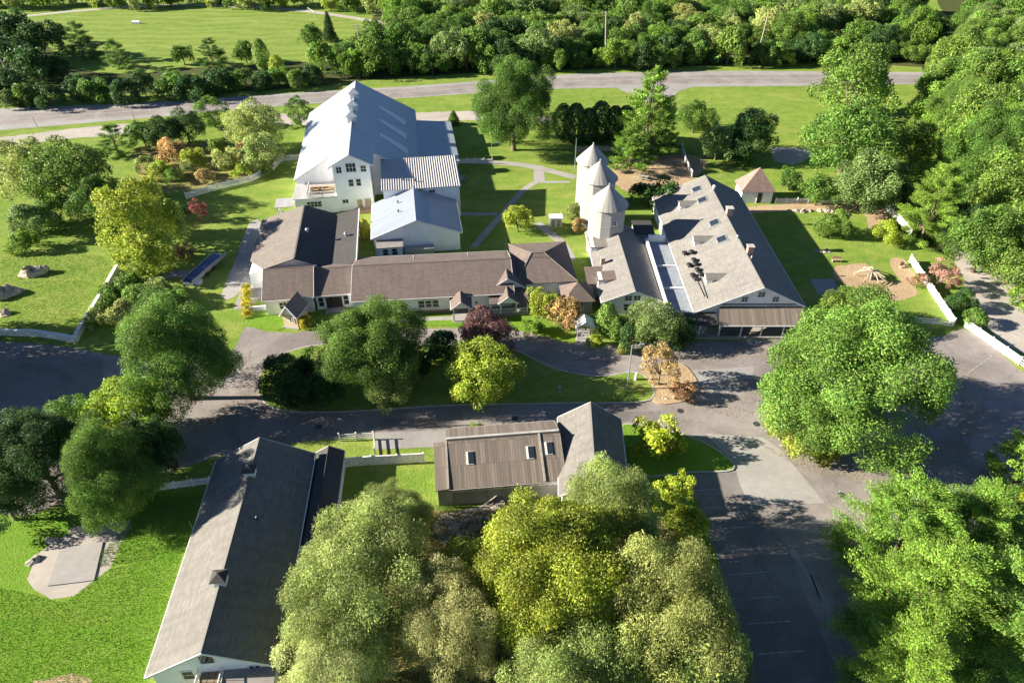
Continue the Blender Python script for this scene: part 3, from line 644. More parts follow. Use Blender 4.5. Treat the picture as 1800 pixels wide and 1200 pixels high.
MB().slab([(-11.2, -2.4, 2.15), (-5.95, -2.4, 2.15), (-5.95, -.1, 2.75), (-11.2, -.1, 2.75)], .12).build('porch_roof', 'dark_shingle', rest)
for x in (-11.0, -8.5): post(rest, x, -2.3, .3, 2.05, .14)
for x in (-4.2, -1.2, 1.9, 4.9): door(rest, (x, -.086, .32), XR, 1.5, 1.7, 'dark_door', leaves=2)
for a, b in ((-5.6, -2.7), (-2.5, .2), (.4, 3.3), (3.5, 6.3)): railing(rest, (a, -2.45, .3), (b, -2.45, .3), .75, 'dark_metal', .2)
# skylights and dormers on the sunny slope: z = 7.2 + x*0.472
kz = (7.2 - 3.05) / 8.8
def slope_z(x): return 7.2 + x * kz
def on_slope(px, py):
    z = 5.0
    for _ in range(8):
        X, Y = G(px, py, z); z = slope_z(X - 35.3)
    return X - 35.3, Y - 80.2, z
for p in ((1224, 333), (1234, 352), (1255, 392), (1268, 421)):
    x, y, z = on_slope(*p); w = .75
    s = MB().slab([(x - w, y - .9, slope_z(x - w) + .12), (x - w, y + .9, slope_z(x - w) + .12), (x + w, y + .9, slope_z(x + w) + .12), (x + w, y - .9, slope_z(x + w) + .12)], .14).build('skylight', 'galvanised', rest)
    w = .62; MB().slab([(x - w, y - .76, slope_z(x - w) + .135), (x - w, y + .76, slope_z(x - w) + .135), (x + w, y + .76, slope_z(x + w) + .135), (x + w, y - .76, slope_z(x + w) + .135)], .01).build('pane', 'glass', s)
for p in ((1204, 362), (1230, 424), (1252, 490)):
    x, y, z = on_slope(*p)
    d = MB().prism([(x - 1.0, y - .75, slope_z(x - 1.0) - .3), (x - 1.0, y + .75, slope_z(x - 1.0) - .3), (x - 1.0, y + .75, z + .45), (x - 1.0, y, z + .95), (x - 1.0, y - .75, z + .45)], (2.2, 0, 0)).build('dormer', 'white_siding', rest)
    MB().slab([(x - 1.2, y - .95, z + .36), (x + 2.0, y - .95, z + .36), (x + 2.0, y, z + 1.03), (x - 1.2, y, z + 1.03)], .06).build('dormer_roof', 'pale_shingle', d)
    MB().slab([(x - 1.2, y + .95, z + .36), (x + 2.0, y + .95, z + .36), (x + 2.0, y, z + 1.03), (x - 1.2, y, z + 1.03)], .06).build('dormer_roof', 'pale_shingle', d)
chimney(rest, .5, 21.6, 6.6, 8.2, .95); chimney(rest, .5, 9.2, 6.6, 8.2, .85)
vent(rest, .2, 31.0, 7.1, .2, .5, 'white_paint'); vent(rest, -.2, 13.5, 7.0, .12, .5); vent(rest, .3, 7.4, 7.0, .1, .4)
for p in ((1203, 449), (1215, 447), (1219, 461), (1211, 470), (1222, 468), (1225, 478), (1217, 488), (1231, 486), (1222, 494)):
    x, y, z = on_slope(*p)
    MB().lathe([(.1, -.15), (.1, .35), (.42, .36), (.5, .5), (.42, .66), (.15, .75)], 12, (x, y, z)).build('roof_fan', 'black', rest)
for p, q in (((1232, 492), (1243, 525)), ((1226, 496), (1238, 522))):
    a = Vector(on_slope(*p)); b = Vector(on_slope(*q)); mb = MB(); mb.tube(a + UPV * .12, b + UPV * .12, .05); mb.build('conduit', 'dark_metal', rest)
# flat blue-grey roof strip with parapet between the wing and the slope
MB().box(-12.6, -9.2, -.6, 20.5, 0, 2.4).build('strip_wall', 'white_siding', rest)
MB().box(-12.6, -9.2, -.6, 20.5, 2.402, 2.5).build('flat_roof', 'blue_membrane', rest)
MB().box(-12.95, -12.61, -.6, 20.5, 0, 3.25).build('parapet', 'white_siding', rest)
for y in (6.2, 12.6): MB().box(-12.5, -9.25, y, y + .3, 2.503, 2.75).build('upstand', 'white_paint', rest)
MB().box(-12.4, -9.6, 20.7, 21.1, 0, 3.6).build('end_wall', 'white_siding', rest)
# dark recessed yard box behind strip
MB().box(-14.2, -11.2, 22.4, 27.0, 0, 2.9).build('plant_room', 'grey_siding', rest)
MB().box(-14.4, -11.0, 22.2, 27.2, 2.903, 3.02).build('plant_room_roof', 'dark_shingle', rest)
# eaves rail on the garden side
mb = MB(); bar(mb, (8.0, 2, 1.0), (8.0, 31, 1.0), .1, .1); bar(mb, (8.0, 2, .5), (8.0, 31, .5), .08, .08); mb.build('garden_rail', 'white_paint', rest)
for k in range(15): post(rest, 8.0, 2.2 + k * 2.05, 0, 1.12, .14)

# white tables on the porch
for i, (px, py) in enumerate(((1208, 578), (1226, 579), (1238, 580))):
    X, Y = G(px, py, 1.0)
    t = empty('round_table', (X, 78.6, .302), 0, ('round white table at the left end of the restaurant porch', 'round white table in the middle of the porch end row', 'round white table on the porch nearest the wooden roof')[i], 'table', 'porch tables')
    MB().lathe([(.55, .70), (.57, .72), (.57, .75), (.55, .76)], 16).build('table_top', 'white_paint', t)
    MB().lathe([(.3, 0), (.28, .04), (.05, .08), (.05, .70)], 10).build('pedestal', 'white_paint', t)

# ---------------------------------------------------------------- pyramid-roofed shed
sx, sy = G(1331, 357)
shed = empty('garden_shed', (sx, sy, 0), R(0), 'little white shed with steep red-brown pyramid roof behind the restaurant', 'shed')
MB().box(-3.3, 2.6, 0, 4.2, 0, 2.5).build('wall', 'white_siding', shed)
a = (-.2, 2.1, 6.4)
for p, q in (((-3.7, -.4), (3.0, -.4)), ((3.0, -.4), (3.0, 4.6)), ((3.0, 4.6), (-3.7, 4.6)), ((-3.7, 4.6), (-3.7, -.4))):
    MB().slab([(p[0], p[1], 2.5), (q[0], q[1], 2.5), a], .1).build('roof_slope', 'red_shingle', shed)
door(shed, (.2, -.002, .03), XR, .9, 2.1)

# small pale sheds in the courtyard
X, Y = G(977, 399)
hut = empty('tool_locker', (X, Y, 0), R(4), 'small white twin-door locker on the courtyard lawn', 'locker')
MB().box(-1.1, 1.1, 0, 1.2, 0, 1.7).build('body', 'white_siding', hut)
MB().slab([(-1.25, -.15, 1.75), (1.25, -.15, 1.75), (1.25, 1.3, 2.0), (-1.25, 1.3, 2.0)], .08).build('lid', 'white_paint', hut)
door(hut, (-.5, -.002, .05), XR, .7, 1.45, 'tan_door'); door(hut, (.5, -.002, .05), XR, .7, 1.45, 'tan_door')

# arbour gate by the forecourt
X, Y = G(1027, 596)
arb = empty('arbour_gate', (X, Y, 0), R(2), 'small white gabled arbour over the path to the entrance', 'arbour')
gable(arb, 'y', 0, 1.6, -1.1, 1.1, 0, 2.4, 2.4, 3.2, wall=None, roof='white_paint', oh=.2, ohe=.2)
MB().prism([(-1.0, .02, 2.25), (1.0, .02, 2.25), (0, .02, 3.0)], (0, .06, 0)).build('pediment', 'white_siding', arb)
for x in (-1.0, 1.0):
    for y in (.08, 1.52): post(arb, x, y, 0, 2.26, .13)

# ---------------------------------------------------------------- lower left barn
TD = R(5.3)
dbn = empty('long_barn', (-25.4, 28.6, 0), TD, 'long grey-roofed barn with white cupolas at the lower left', 'barn')
gable(dbn, 'y', 0, 23.6, -5.1, 5.1, 0, 2.8, 2.8, 5.7, roof='grey_shingle', oh=.35, ohe=.35)
for y, in ((6.3,), (18.9,)): cupola(dbn, 0, y, 5.6, 1.0, .75)
vent(dbn, 1.6, 13.5, 4.75, .12, .3, 'dark_metal')
window(dbn, (-.1, -.002, 3.5), XR, 1.1, 1.3, 1, 1, 'white_paint'); window(dbn, (-2.2, -.002, 1.2), XR, .9, 1.2, 1, 2)
window(dbn, (3.4, -.002, 2.0), XR, .9, .4, 2, 1)
for y in (3.5, 8.5, 13.5): window(dbn, (-5.102, y, 1.1), (0, -1, 0), 1.0, .9, 2, 2)
MB().slab([(.9, -2.6, 1.8), (5.2, -2.6, 1.8), (5.2, -.03, 2.05), (.9, -.03, 2.05)], .1).build('lean_to_roof', 'membrane', dbn)
MB().box(1.0, 5.1, -2.4, -.04, 0, 1.68).build('lean_to_wall', 'white_siding', dbn)
for k in range(3): MB().box(-1.0 + k * .62, -.44 + k * .62, -2.3, -.03, 1.92, 2.0).build('deck_board', 'deck_boards', dbn)
MB().box(-1.1, .85, -2.4, -.035, 0, 1.9).build('deck_frame', 'wood', dbn)
for x in (-1.1, .82): railing(dbn, (x, -2.35, 1.9), (x, -.1, 1.9), .9, 'white_paint', .25)
# attached narrow gabled wing on its far right
gable(dbn, 'y', 12.0, 24.4, 5.45, 8.4, 6.9, 2.1, 2.1, 2.95, roof='dark_shingle', oh=.25, ohe=.15, wname='side_wing_wall')
mb = MB(); mb.tube((-5.6, 14.8, 2.6), (-5.6, 14.8, 3.7), .03); mb.build('mast', 'galvanised', dbn)

# ---------------------------------------------------------------- lower centre cottage
TC = R(6)
cot = empty('board_roof_cottage', (-6.6, 47.2, 0), TC, 'low cottage with brown board roof, dark skylights and side gable', 'house')
gable(cot, 'x', .2, 12.2, .5, 8.2, 5.4, 3.3, 3.9, 5.15, roof='roof_boards', wall='grey_siding', oh=.3, ohe=.4, trim='grey_wood')
MB().slab([(-1.5, .2, 3.0), (-.2, .2, 3.1), (-.2, 5.8, 4.55), (-1.5, 5.8, 4.45)], .12).build('roof_slope', 'roof_boards', cot)
MB().box(-1.3, .19, .6, 5.6, 0, 2.9).build('side_wall', 'grey_siding', cot)
mb = MB(); bar(mb, (-.12, .1, 3.32), (-.12, 5.5, 5.22), .2, .2); mb.build('roof_batten', 'grey_wood', cot)
mb = MB(); bar(mb, (10.2, .1, 3.30), (10.2, 5.5, 5.3), .22, .2); mb.build('roof_batten', 'grey_wood', cot)
mb = MB(); bar(mb, (-.1, 5.5, 5.34), (12.4, 5.5, 5.34), .3, .2); mb.build('roof_batten', 'kerb', cot)
ck = (5.15 - 3.3) / 4.9
for x, y in ((2.4, 3.2), (9.0, 3.3), (11.1, 3.6)):
    zf = lambda yy: 3.3 + (yy - .5) * ck
    s = MB().slab([(x - .42, y - .7, zf(y - .7) + .1), (x + .36, y - .7, zf(y - .7) + .1), (x + .36, y + .7, zf(y + .7) + .1), (x - .42, y + .7, zf(y + .7) + .1)], .12).build('skylight', 'white_paint', cot)
    MB().slab([(x - .22, y - .66, zf(y - .66) + .12), (x + .33, y - .66, zf(y - .66) + .12), (x + .33, y + .66, zf(y + .66) + .12), (x - .22, y + .66, zf(y + .66) + .12)], .015).build('pane', 'glass', s)
MB().box(.3, 12.1, .32, .498, 2.35, 3.0).build('fascia', 'stone_white', cot)
for x in (2.6, 6.2): MB().box(x - .45, x + .45, .27, .319, 2.6, 2.85).build('vent_grille', 'black', cot)
for x in (.4, 4.0): post(cot, x, .2, 0, 2.34, .2, 'grey_wood')
mb = MB(); bar(mb, (2.2, -1.6, 1.0), (5.8, .2, 2.3), .1, .15); mb.build('stair_rail', 'grey_wood', cot)
for k in range(5): MB().box(4.2 + k * .3, 4.5 + k * .3, -1.0, .1, 0, .25 + k * .25).build('stair_step', 'grey_wood', cot)
MB().box(.5, 11.5, 8.21, 9.6, 0, 2.4).build('back_lean_to', 'grey_siding', cot)
MB().slab([(.2, 9.9, 2.5), (12.0, 9.9, 2.5), (12.0, 8.1, 3.0), (.2, 8.1, 3.0)], .1).build('back_roof', 'grey_shingle', cot)
wng = empty('cottage_wing', (8.6, 46.4, 0), R(-2.5), 'grey gabled wing running front to back at the cottage right end', 'house')
gable(wng, 'y', 0, 11.2, -3.3, 3.3, 0, 3.6, 3.6, 5.9, roof='grey_shingle', oh=.3)
window(wng, (0, -.002, 2.0), XR, 1.2, 1.2, 2, 2); window(wng, (3.302, 4.0, 1.2), YF, 1.0, 1.1, 2, 2); window(wng, (3.302, 8.0, 1.2), YF, 1.0, 1.1, 2, 2)
Mw = Matrix.LocRotScale(cot.location, cot.rotation_euler, None).inverted() @ Matrix.LocRotScale(wng.location, wng.rotation_euler, None)
for ch in list(wng.children):
    ch.parent = cot; ch.matrix_basis = Mw
bpy.data.objects.remove(wng)

# ================================================================ FENCES, WALLS, POLES, SMALL THINGS
random.seed(5)
def fence(name, pts, h, style, label, m='white_paint', span=2.4, cat='fence'):
    pts = [Vector((p[0], p[1], 0)) for p in pts]
    o = pts[0]; root = empty(name, (o.x, o.y, 0), 0, label, cat); pts = [p - o for p in pts]
    pm = MB().box(-.07, .07, -.07, .07, 0, h + .12).add([(-.1, -.1, h + .12), (.1, -.1, h + .12), (.1, .1, h + .12), (-.1, .1, h + .12), (0, 0, h + .25)], [(3, 2, 1, 0), (0, 1, 4), (1, 2, 4), (2, 3, 4), (3, 0, 4)]).mesh('post', m)
    pk = MB(); allp = []
    for a, b in zip(pts[:-1], pts[1:]):
        n = max(1, round((b - a).length / span)); ps = [a + (b - a) * i / n for i in range(n + 1)]
        allp += ps[:-1]
        for p, q in zip(ps[:-1], ps[1:]):
            mb = MB()
            if style == 'picket':
                bar(mb, p + UPV * (h * .85), q + UPV * (h * .85), .05, .1); bar(mb, p + UPV * .35, q + UPV * .35, .05, .1); mb.build('rail', m, root)
                k = int((q - p).length / .17); d = (q - p).normalized(); s = Vector((-d.y, d.x, 0)) * .04
                for i in range(1, k):
                    c = p + (q - p) * i / k + s; hh = h + random.uniform(-.03, .03)
                    v = [c - d * .05, c + d * .05, c + d * .05 + UPV * hh, c - d * .05 + UPV * hh]
                    v += [x + s * .5 for x in v]
                    pk.add(v, [(0, 1, 2, 3), (7, 6, 5, 4), (0, 4, 5, 1), (1, 5, 6, 2), (2, 6, 7, 3), (3, 7, 4, 0)])
            elif style == 'rail':
                for f in (.95, .6, .28):
                    mb = MB(); bar(mb, p + UPV * (h * f), q + UPV * (h * f), .06, .14); mb.build('rail', m, root)
            elif style == 'board':
                bar(mb, p + UPV * (h - .04), q + UPV * (h - .04), .05, h - .1); mb.build('panel', m, root)
                mb = MB(); bar(mb, p + UPV * (h + .02), q + UPV * (h + .02), .16, .055); mb.build('cap_rail', m, root)
            elif style == 'wall':
                bar(mb, p + UPV * (h - .1), q + UPV * (h - .1), .42, h - .1); mb.build('wall_section', m, root)
                mb = MB(); bar(mb, p + UPV * (h + random.uniform(-.02, .02)), q + UPV * h, .52, .095); mb.build('coping_stone', m, root)
    if style != 'wall':
        for p in allp + [pts[-1]]:
            q = bpy.data.objects.new('post', pm); col.objects.link(q); q.parent = root; q.location = p
    if pk.v: tag(pk.build('pickets', m, root), kind='stuff')
    return root
def FP(*px): return [G(*p) for p in px]
fence('stone_wall', FP((-90, 590), (0, 588), (70, 590), (134, 601), (150, 572), (182, 520), (208, 474)), .95, 'wall', 'low white stone wall bounding the sloping lawn with rocks', 'stone_white', 2.2, 'wall')
fence('picket_fence', FP((328, 350), (385, 333), (440, 320), (478, 302), (495, 284), (532, 281)), 1.3, 'picket', 'weathered white picket fence running up to the barn corner')
fence('picket_fence', FP((1362, 358), (1420, 358), (1482, 358)), 1.1, 'picket', 'white picket fence beside the pyramid-roofed shed')
fence('board_fence', FP((1556, 368), (1580, 392), (1600, 416)), 1.3, 'board', 'white board fence at the far corner of the garden')
fence('board_fence', FP((1598, 460), (1620, 492), (1645, 530), (1674, 573)), 1.3, 'board', 'white board fence down the near side of the garden')
fence('rail_fence', FP((1606, 568), (1640, 570), (1672, 574)), 1.0, 'rail', 'short white rail fence behind the large round tree')
fence('board_fence', FP((1694, 574), (1740, 606), (1790, 641)), 1.25, 'board', 'white board fence between the car park and side road')
fence('rail_fence', FP((1790, 640), (1830, 668), (1880, 705)), 1.1, 'rail', 'white rail fence running off the right edge')
fence('picket_fence', FP((256, 866), (310, 858), (372, 850)), 1.1, 'picket', 'shaded white picket fence meeting the long grey barn')
fence('board_fence', FP((598, 822), (655, 817), (700, 815), (746, 812)), 1.5, 'board', 'grey-white board fence between the two lower buildings', 'stone_white', 3.0)
fence('rail_fence', FP((598, 775), (658, 772), (660, 800)), 1.2, 'rail', 'white rail fence along the road beside the terrace')
fence('board_fence', FP((1010, 268), (1050, 266), (1098, 268)), 1.2, 'board', 'grey board fence behind the farthest silo', 'grey_wood')
fence('board_fence', FP((1198, 262), (1204, 285), (1216, 312)), 1.3, 'board', 'pale board fence at the back of the silo yard')
fence('metal_gate', FP((732, 752), (766, 748)), 1.5, 'rail', 'dark metal rail gate on the shaded lower road', 'dark_metal', 2.0, 'gate')
fence('picket_fence', FP((806, 288), (836, 287), (866, 288)), 1.1, 'picket', 'white picket fence along the courtyard path by the barn')

def pole(name, base, top_h, lean, label, m='pale_bark', arm=0, cat='pole', r=.13):
    x, y = G(*base); root = empty(name, (x, y, 0), 0, label, cat)
    MB().tube((0, 0, -.2), (lean[0], lean[1], top_h), r, r * .65, 8).build('shaft', m, root)
    if arm == 1:
        for dz in (.5, 1.2): MB().tube((lean[0] - 1.2, lean[1], top_h - dz), (lean[0] + 1.2, lean[1] + .1, top_h - dz), .07, .07, 6).build('crossarm', 'wood', root)
        for k in (-1, -.4, .4, 1): MB().lathe([(.05, 0), (.07, .08), (.03, .2)], 8, (lean[0] + k * 1.1, lean[1], top_h - .43)).build('insulator', 'white_paint', root)
    if arm == 2:
        MB().tube((lean[0], lean[1], top_h - .1), (lean[0] + 1.3, lean[1], top_h + .1), .04, .04, 6).build('lamp_arm', 'galvanised', root)
        MB().box(lean[0] + .9, lean[0] + 1.5, lean[1] - .12, lean[1] + .12, top_h + .02, top_h + .16).build('lamp_head', 'galvanised', root)
    return root
pole('lamp_post', (1102, 684), 7.4, (-.1, 0), 'tall pale lamp post at the right end of the island lawn', 'galvanised', 2, 'lamp', .11)
pole('utility_pole', (1064, 106), 13.5, (-.9, 0), 'utility pole with crossarms standing in the far woods', 'pale_bark', 1, r=.25)
pole('utility_pole', (1330, 104), 12.5, (.6, 0), 'bare pale utility pole at the right of the far woods', 'pale_bark', 0, r=.22)
pole('utility_pole', (640, 128), 13, (-.4, 0), 'slim utility pole at the left end of the far wood', 'pale_bark', 1, r=.2)
pole('utility_pole', (40, 172), 12, (-2.5, 1), 'leaning pale utility pole at the upper left roadside', 'pale_bark', 0, r=.2)
pole('utility_pole', (1010, 300), 7.0, (0, 0), 'thin grey pole beside the farthest silo', 'galvanised', 0, r=.08)
pole('lamp_post', (865, 300), 6.0, (0, 0), 'thin lamp post by the courtyard path', 'galvanised', 2, 'lamp', .07)
for i, p in enumerate(((66, 224), (238, 213))):
    pole('road_sign_post', p, 2.6, (-.1, 0), ('small dark sign post on the verge at the far left', 'small dark sign post on the verge near the pale drive')[i], 'wood', 0, 'post', .09)
pole('bollard', (1117, 668), 1.3, (0, 0), 'short white bollard next to the tall lamp post', 'white_paint', 0, 'bollard', .22)

# football goal
x, y = G(548, 30); gl = empty('football_goal', (x, y, 0), R(-60), 'white football goal at the far end of the sports field', 'goal')
for s in (-3.6, 3.6):
    MB().tube((s, 0, 0), (s, 0, 2.4), .06).build('goal_post', 'white_paint', gl); MB().tube((s, 0, 2.4), (s, 1.6, 0), .04).build('stay', 'white_paint', gl)
MB().tube((-3.6, 0, 2.4), (3.6, 0, 2.4), .06).build('crossbar', 'white_paint', gl)
x, y = G(240, 42); t = MB().box(-1.5, 1.5, -.5, .5, 0, .6).prism([(-1.5, -.5, .6), (1.5, -.5, .6), (1.2, 0, 1.0), (-1.2, 0, 1.0)], (0, .3, 0)).build('crash_mat', 'white_paint'); t.location = (x, y, 0); tag(t, 'small white mat lying on the sports field', 'mat')

# picnic table with blue cover, trough, benches
def bench_table(px, py, rz, label, m='grey_wood', L=2.2):
    X, Y = G(px, py); t = empty('picnic_table', (X, Y, 0), rz, label, 'table')
    for k in range(4): MB().box(-L / 2, L / 2, -.38 + k * .2, -.2 + k * .2, .72, .77).build('top_board', m, t)
    for s in (-1, 1):
        MB().box(-L / 2, L / 2, s * .75 - .14, s * .75 + .14, .42, .47).build('bench_seat', m, t)
        mb = MB(); x = s * L * .35; mb.box(x - .05, x + .05, -.8, .8, .34, .42)
        mb.tube((x, -.65, 0), (x, -.25, .72), .05); mb.tube((x, .65, 0), (x, .25, .72), .05); mb.build('leg_frame', m, t)
    return t
X, Y = G(362, 478)
bt = empty('covered_trailer', (X, Y, 0), R(-14), 'long narrow trailer under a blue tarp beside the annex lawn', 'trailer')
MB().box(-.9, .9, -4.6, 4.6, .5, .75).build('bed', 'galvanised', bt)
MB().prism([(-.85, -4.0, .753), (.85, -4.0, .753), (.5, -4.0, 1.25), (-.55, -4.0, 1.2)], (0, 7.6, 0)).build('tarp', 'blue_tarp', bt)
for s in (-1, 1):
    MB().box(s * .92 - .04, s * .92 + .04, -4.6, 4.6, .76, 1.3).build('side_rail', 'galvanised', bt)
    for yy in (-.9, .9):
        w = MB().lathe([(.3, -.1), (.36, -.08), (.36, .08), (.3, .1)], 14).build('wheel', 'black', bt); w.location = (s * 1.03, yy, .36); w.rotation_euler = (0, R(90), 0)
MB().tube((0, -4.6, .55), (0, -6.2, .5), .06).build('tow_bar', 'galvanised', bt)
X, Y = G(345, 500); t = empty('stone_trough', (X, Y, 0), R(-10), 'pale block plinth at the near end of the blue-tarp trailer', 'plinth')
MB().box(-.8, .8, -.7, .7, 0, .55).build('block', 'pale_concrete', t); MB().box(-.9, .9, -.8, .8, .553, .65).build('slab', 'white_paint', t)
X, Y = G(308, 486); t = empty('low_plinth', (X, Y, 0), R(3), 'long pale concrete plinth left of the trailer', 'plinth')
MB().box(-2.3, 2.3, -.8, .8, 0, .45).build('block', 'pale_concrete', t); MB().box(-2.4, 2.4, -.9, .9, .453, .55).build('slab', 'concrete', t)
bench_table(812, 318, R(80), 'grey picnic table on the shaded lawn beside the barn')
bench_table(1190, 290, R(5), 'weathered picnic table in the silo yard')
bench_table(1130, 315, R(-20), 'grey picnic table beside the silo shadow')
bench_table(1572, 300, R(20), 'grey picnic table under the right-hand trees')
for i, (px, py) in enumerate(((1452, 399), (1470, 460), (1584, 468))):
    X, Y = G(px, py); b = empty('garden_bench', (X, Y, 0), R((10, -5, 50)[i]), ('wooden bench beside the garden shrub near the shadow edge', 'wooden bench at the edge of the restaurant shadow', 'wooden bench against the white garden fence')[i], 'bench')
    MB().box(-.8, .8, -.25, .25, .40, .45).build('seat', 'wood', b); MB().box(-.8, .8, .22, .28, .5, .9).build('backrest', 'wood', b)
    for s in (-.65, .65): MB().box(s - .05, s + .05, -.22, .28, 0, .40).build('leg', 'wood', b)
X, Y = G(983, 688); t = empty('fire_hydrant', (X, Y, .11), 0, 'small pale hydrant on the shaded island lawn', 'hydrant')
MB().lathe([(.2, 0), (.2, .08), (.14, .1), (.14, .6), (.18, .62), (.16, .75), (.04, .86)], 12).build('barrel', 'galvanised', t)
for s in (-1, 1): MB().tube((0, 0, .5), (s * .26, 0, .5), .07).build('outlet', 'galvanised', t)

# rocks
def rock(px, py, r, label, group='loose rocks', flat=.6, seed=0):
    rnd = random.Random(seed); X, Y = G(px, py); n1, n2 = 7, 11; mb = MB(); v = []; f = []
    ph = [rnd.uniform(0, 6.28) for _ in range(6)]
    for i in range(n1 + 1):
        th = math.pi * .5 * i / n1
        for j in range(n2):
            a = 2 * math.pi * j / n2; k = r * (1 + .22 * math.sin(2 * a + ph[0]) + .14 * math.sin(3 * a + ph[1] + th * 2) + .12 * math.sin(5 * th + ph[2] + a) + rnd.uniform(-.07, .07))
            v.append((k * math.cos(th) * math.cos(a), k * math.cos(th) * math.sin(a) * .8, k * math.sin(th) * flat - .05))
    for i in range(n1):
        for j in range(n2): f.append((i * n2 + j, i * n2 + (j + 1) % n2, (i + 1) * n2 + (j + 1) % n2, (i + 1) * n2 + j))
    mb.add(v, f); o = mb.build('boulder', 'rock'); o.location = (X, Y, 0); tag(o, label, 'rock', group); return o
rock(60, 482, 1.9, 'large pale boulder on the sloping lawn, the upper one', seed=1, flat=.75)
rock(12, 518, 2.0, 'large pale boulder on the lawn at the left edge', seed=2, flat=.7)
rock(4, 552, 1.2, 'small boulder half cut by the left edge', seed=3)
for i, (px, py) in enumerate(((1385, 371), (1400, 371), (1412, 372), (1424, 371), (1441, 371), (1452, 372), (1462, 373), (1487, 377))):
    rock(px, py, .55 + .12 * (i % 3), 'pale edging stone in the row along the garden path', 'edging stones along the garden path', seed=20 + i)
for i, (px, py) in enumerate(((1436, 441), (1446, 443), (1456, 441))):
    rock(px, py, .6, 'pinkish stone in the small heap at the shadow edge', 'stone heap in the garden', .5, 40 + i)
for i, (px, py) in enumerate(((1200, 688), (1212, 694), (1186, 698), (1168, 700))): rock(px, py, .45, 'small stone around the flower bed by the forecourt', 'flower bed stones', .6, 60 + i)
for i, (px, py) in enumerate(((60, 985), (92, 950), (135, 930))): rock(px, py, .7, 'rubble stone beside the concrete foundation pad', 'rubble by the foundation pad', .5, 70 + i)

# twisted root sculpture and stump in the garden
X, Y = G(1528, 490); rt = empty('root_sculpture', (X, Y, 0), 0, 'tangle of pale twisted tree roots on the garden soil', 'tree stump')
rnd = random.Random(9)
for k in range(12):
    a = 2 * math.pi * k / 12 + rnd.uniform(-.2, .2); p = Vector((0, 0, 1.3)); mb = MB(); d = Vector((math.cos(a), math.sin(a), .2))
    for s in range(5):
        q = p + d * rnd.uniform(.45, .7); mb.tube(p, q, .17 * (1 - s * .17), .17 * (1 - (s + 1) * .17), 6); p = q; d = (d + Vector((rnd.uniform(-.3, .3), rnd.uniform(-.3, .3), -.28))).normalized()
        if p.z < .05: break
    mb.build('root', 'pale_bark', rt)
MB().lathe([(.55, 0), (.45, .6), (.4, 1.5), (.2, 1.7)], 10).build('stump', 'bark', rt)

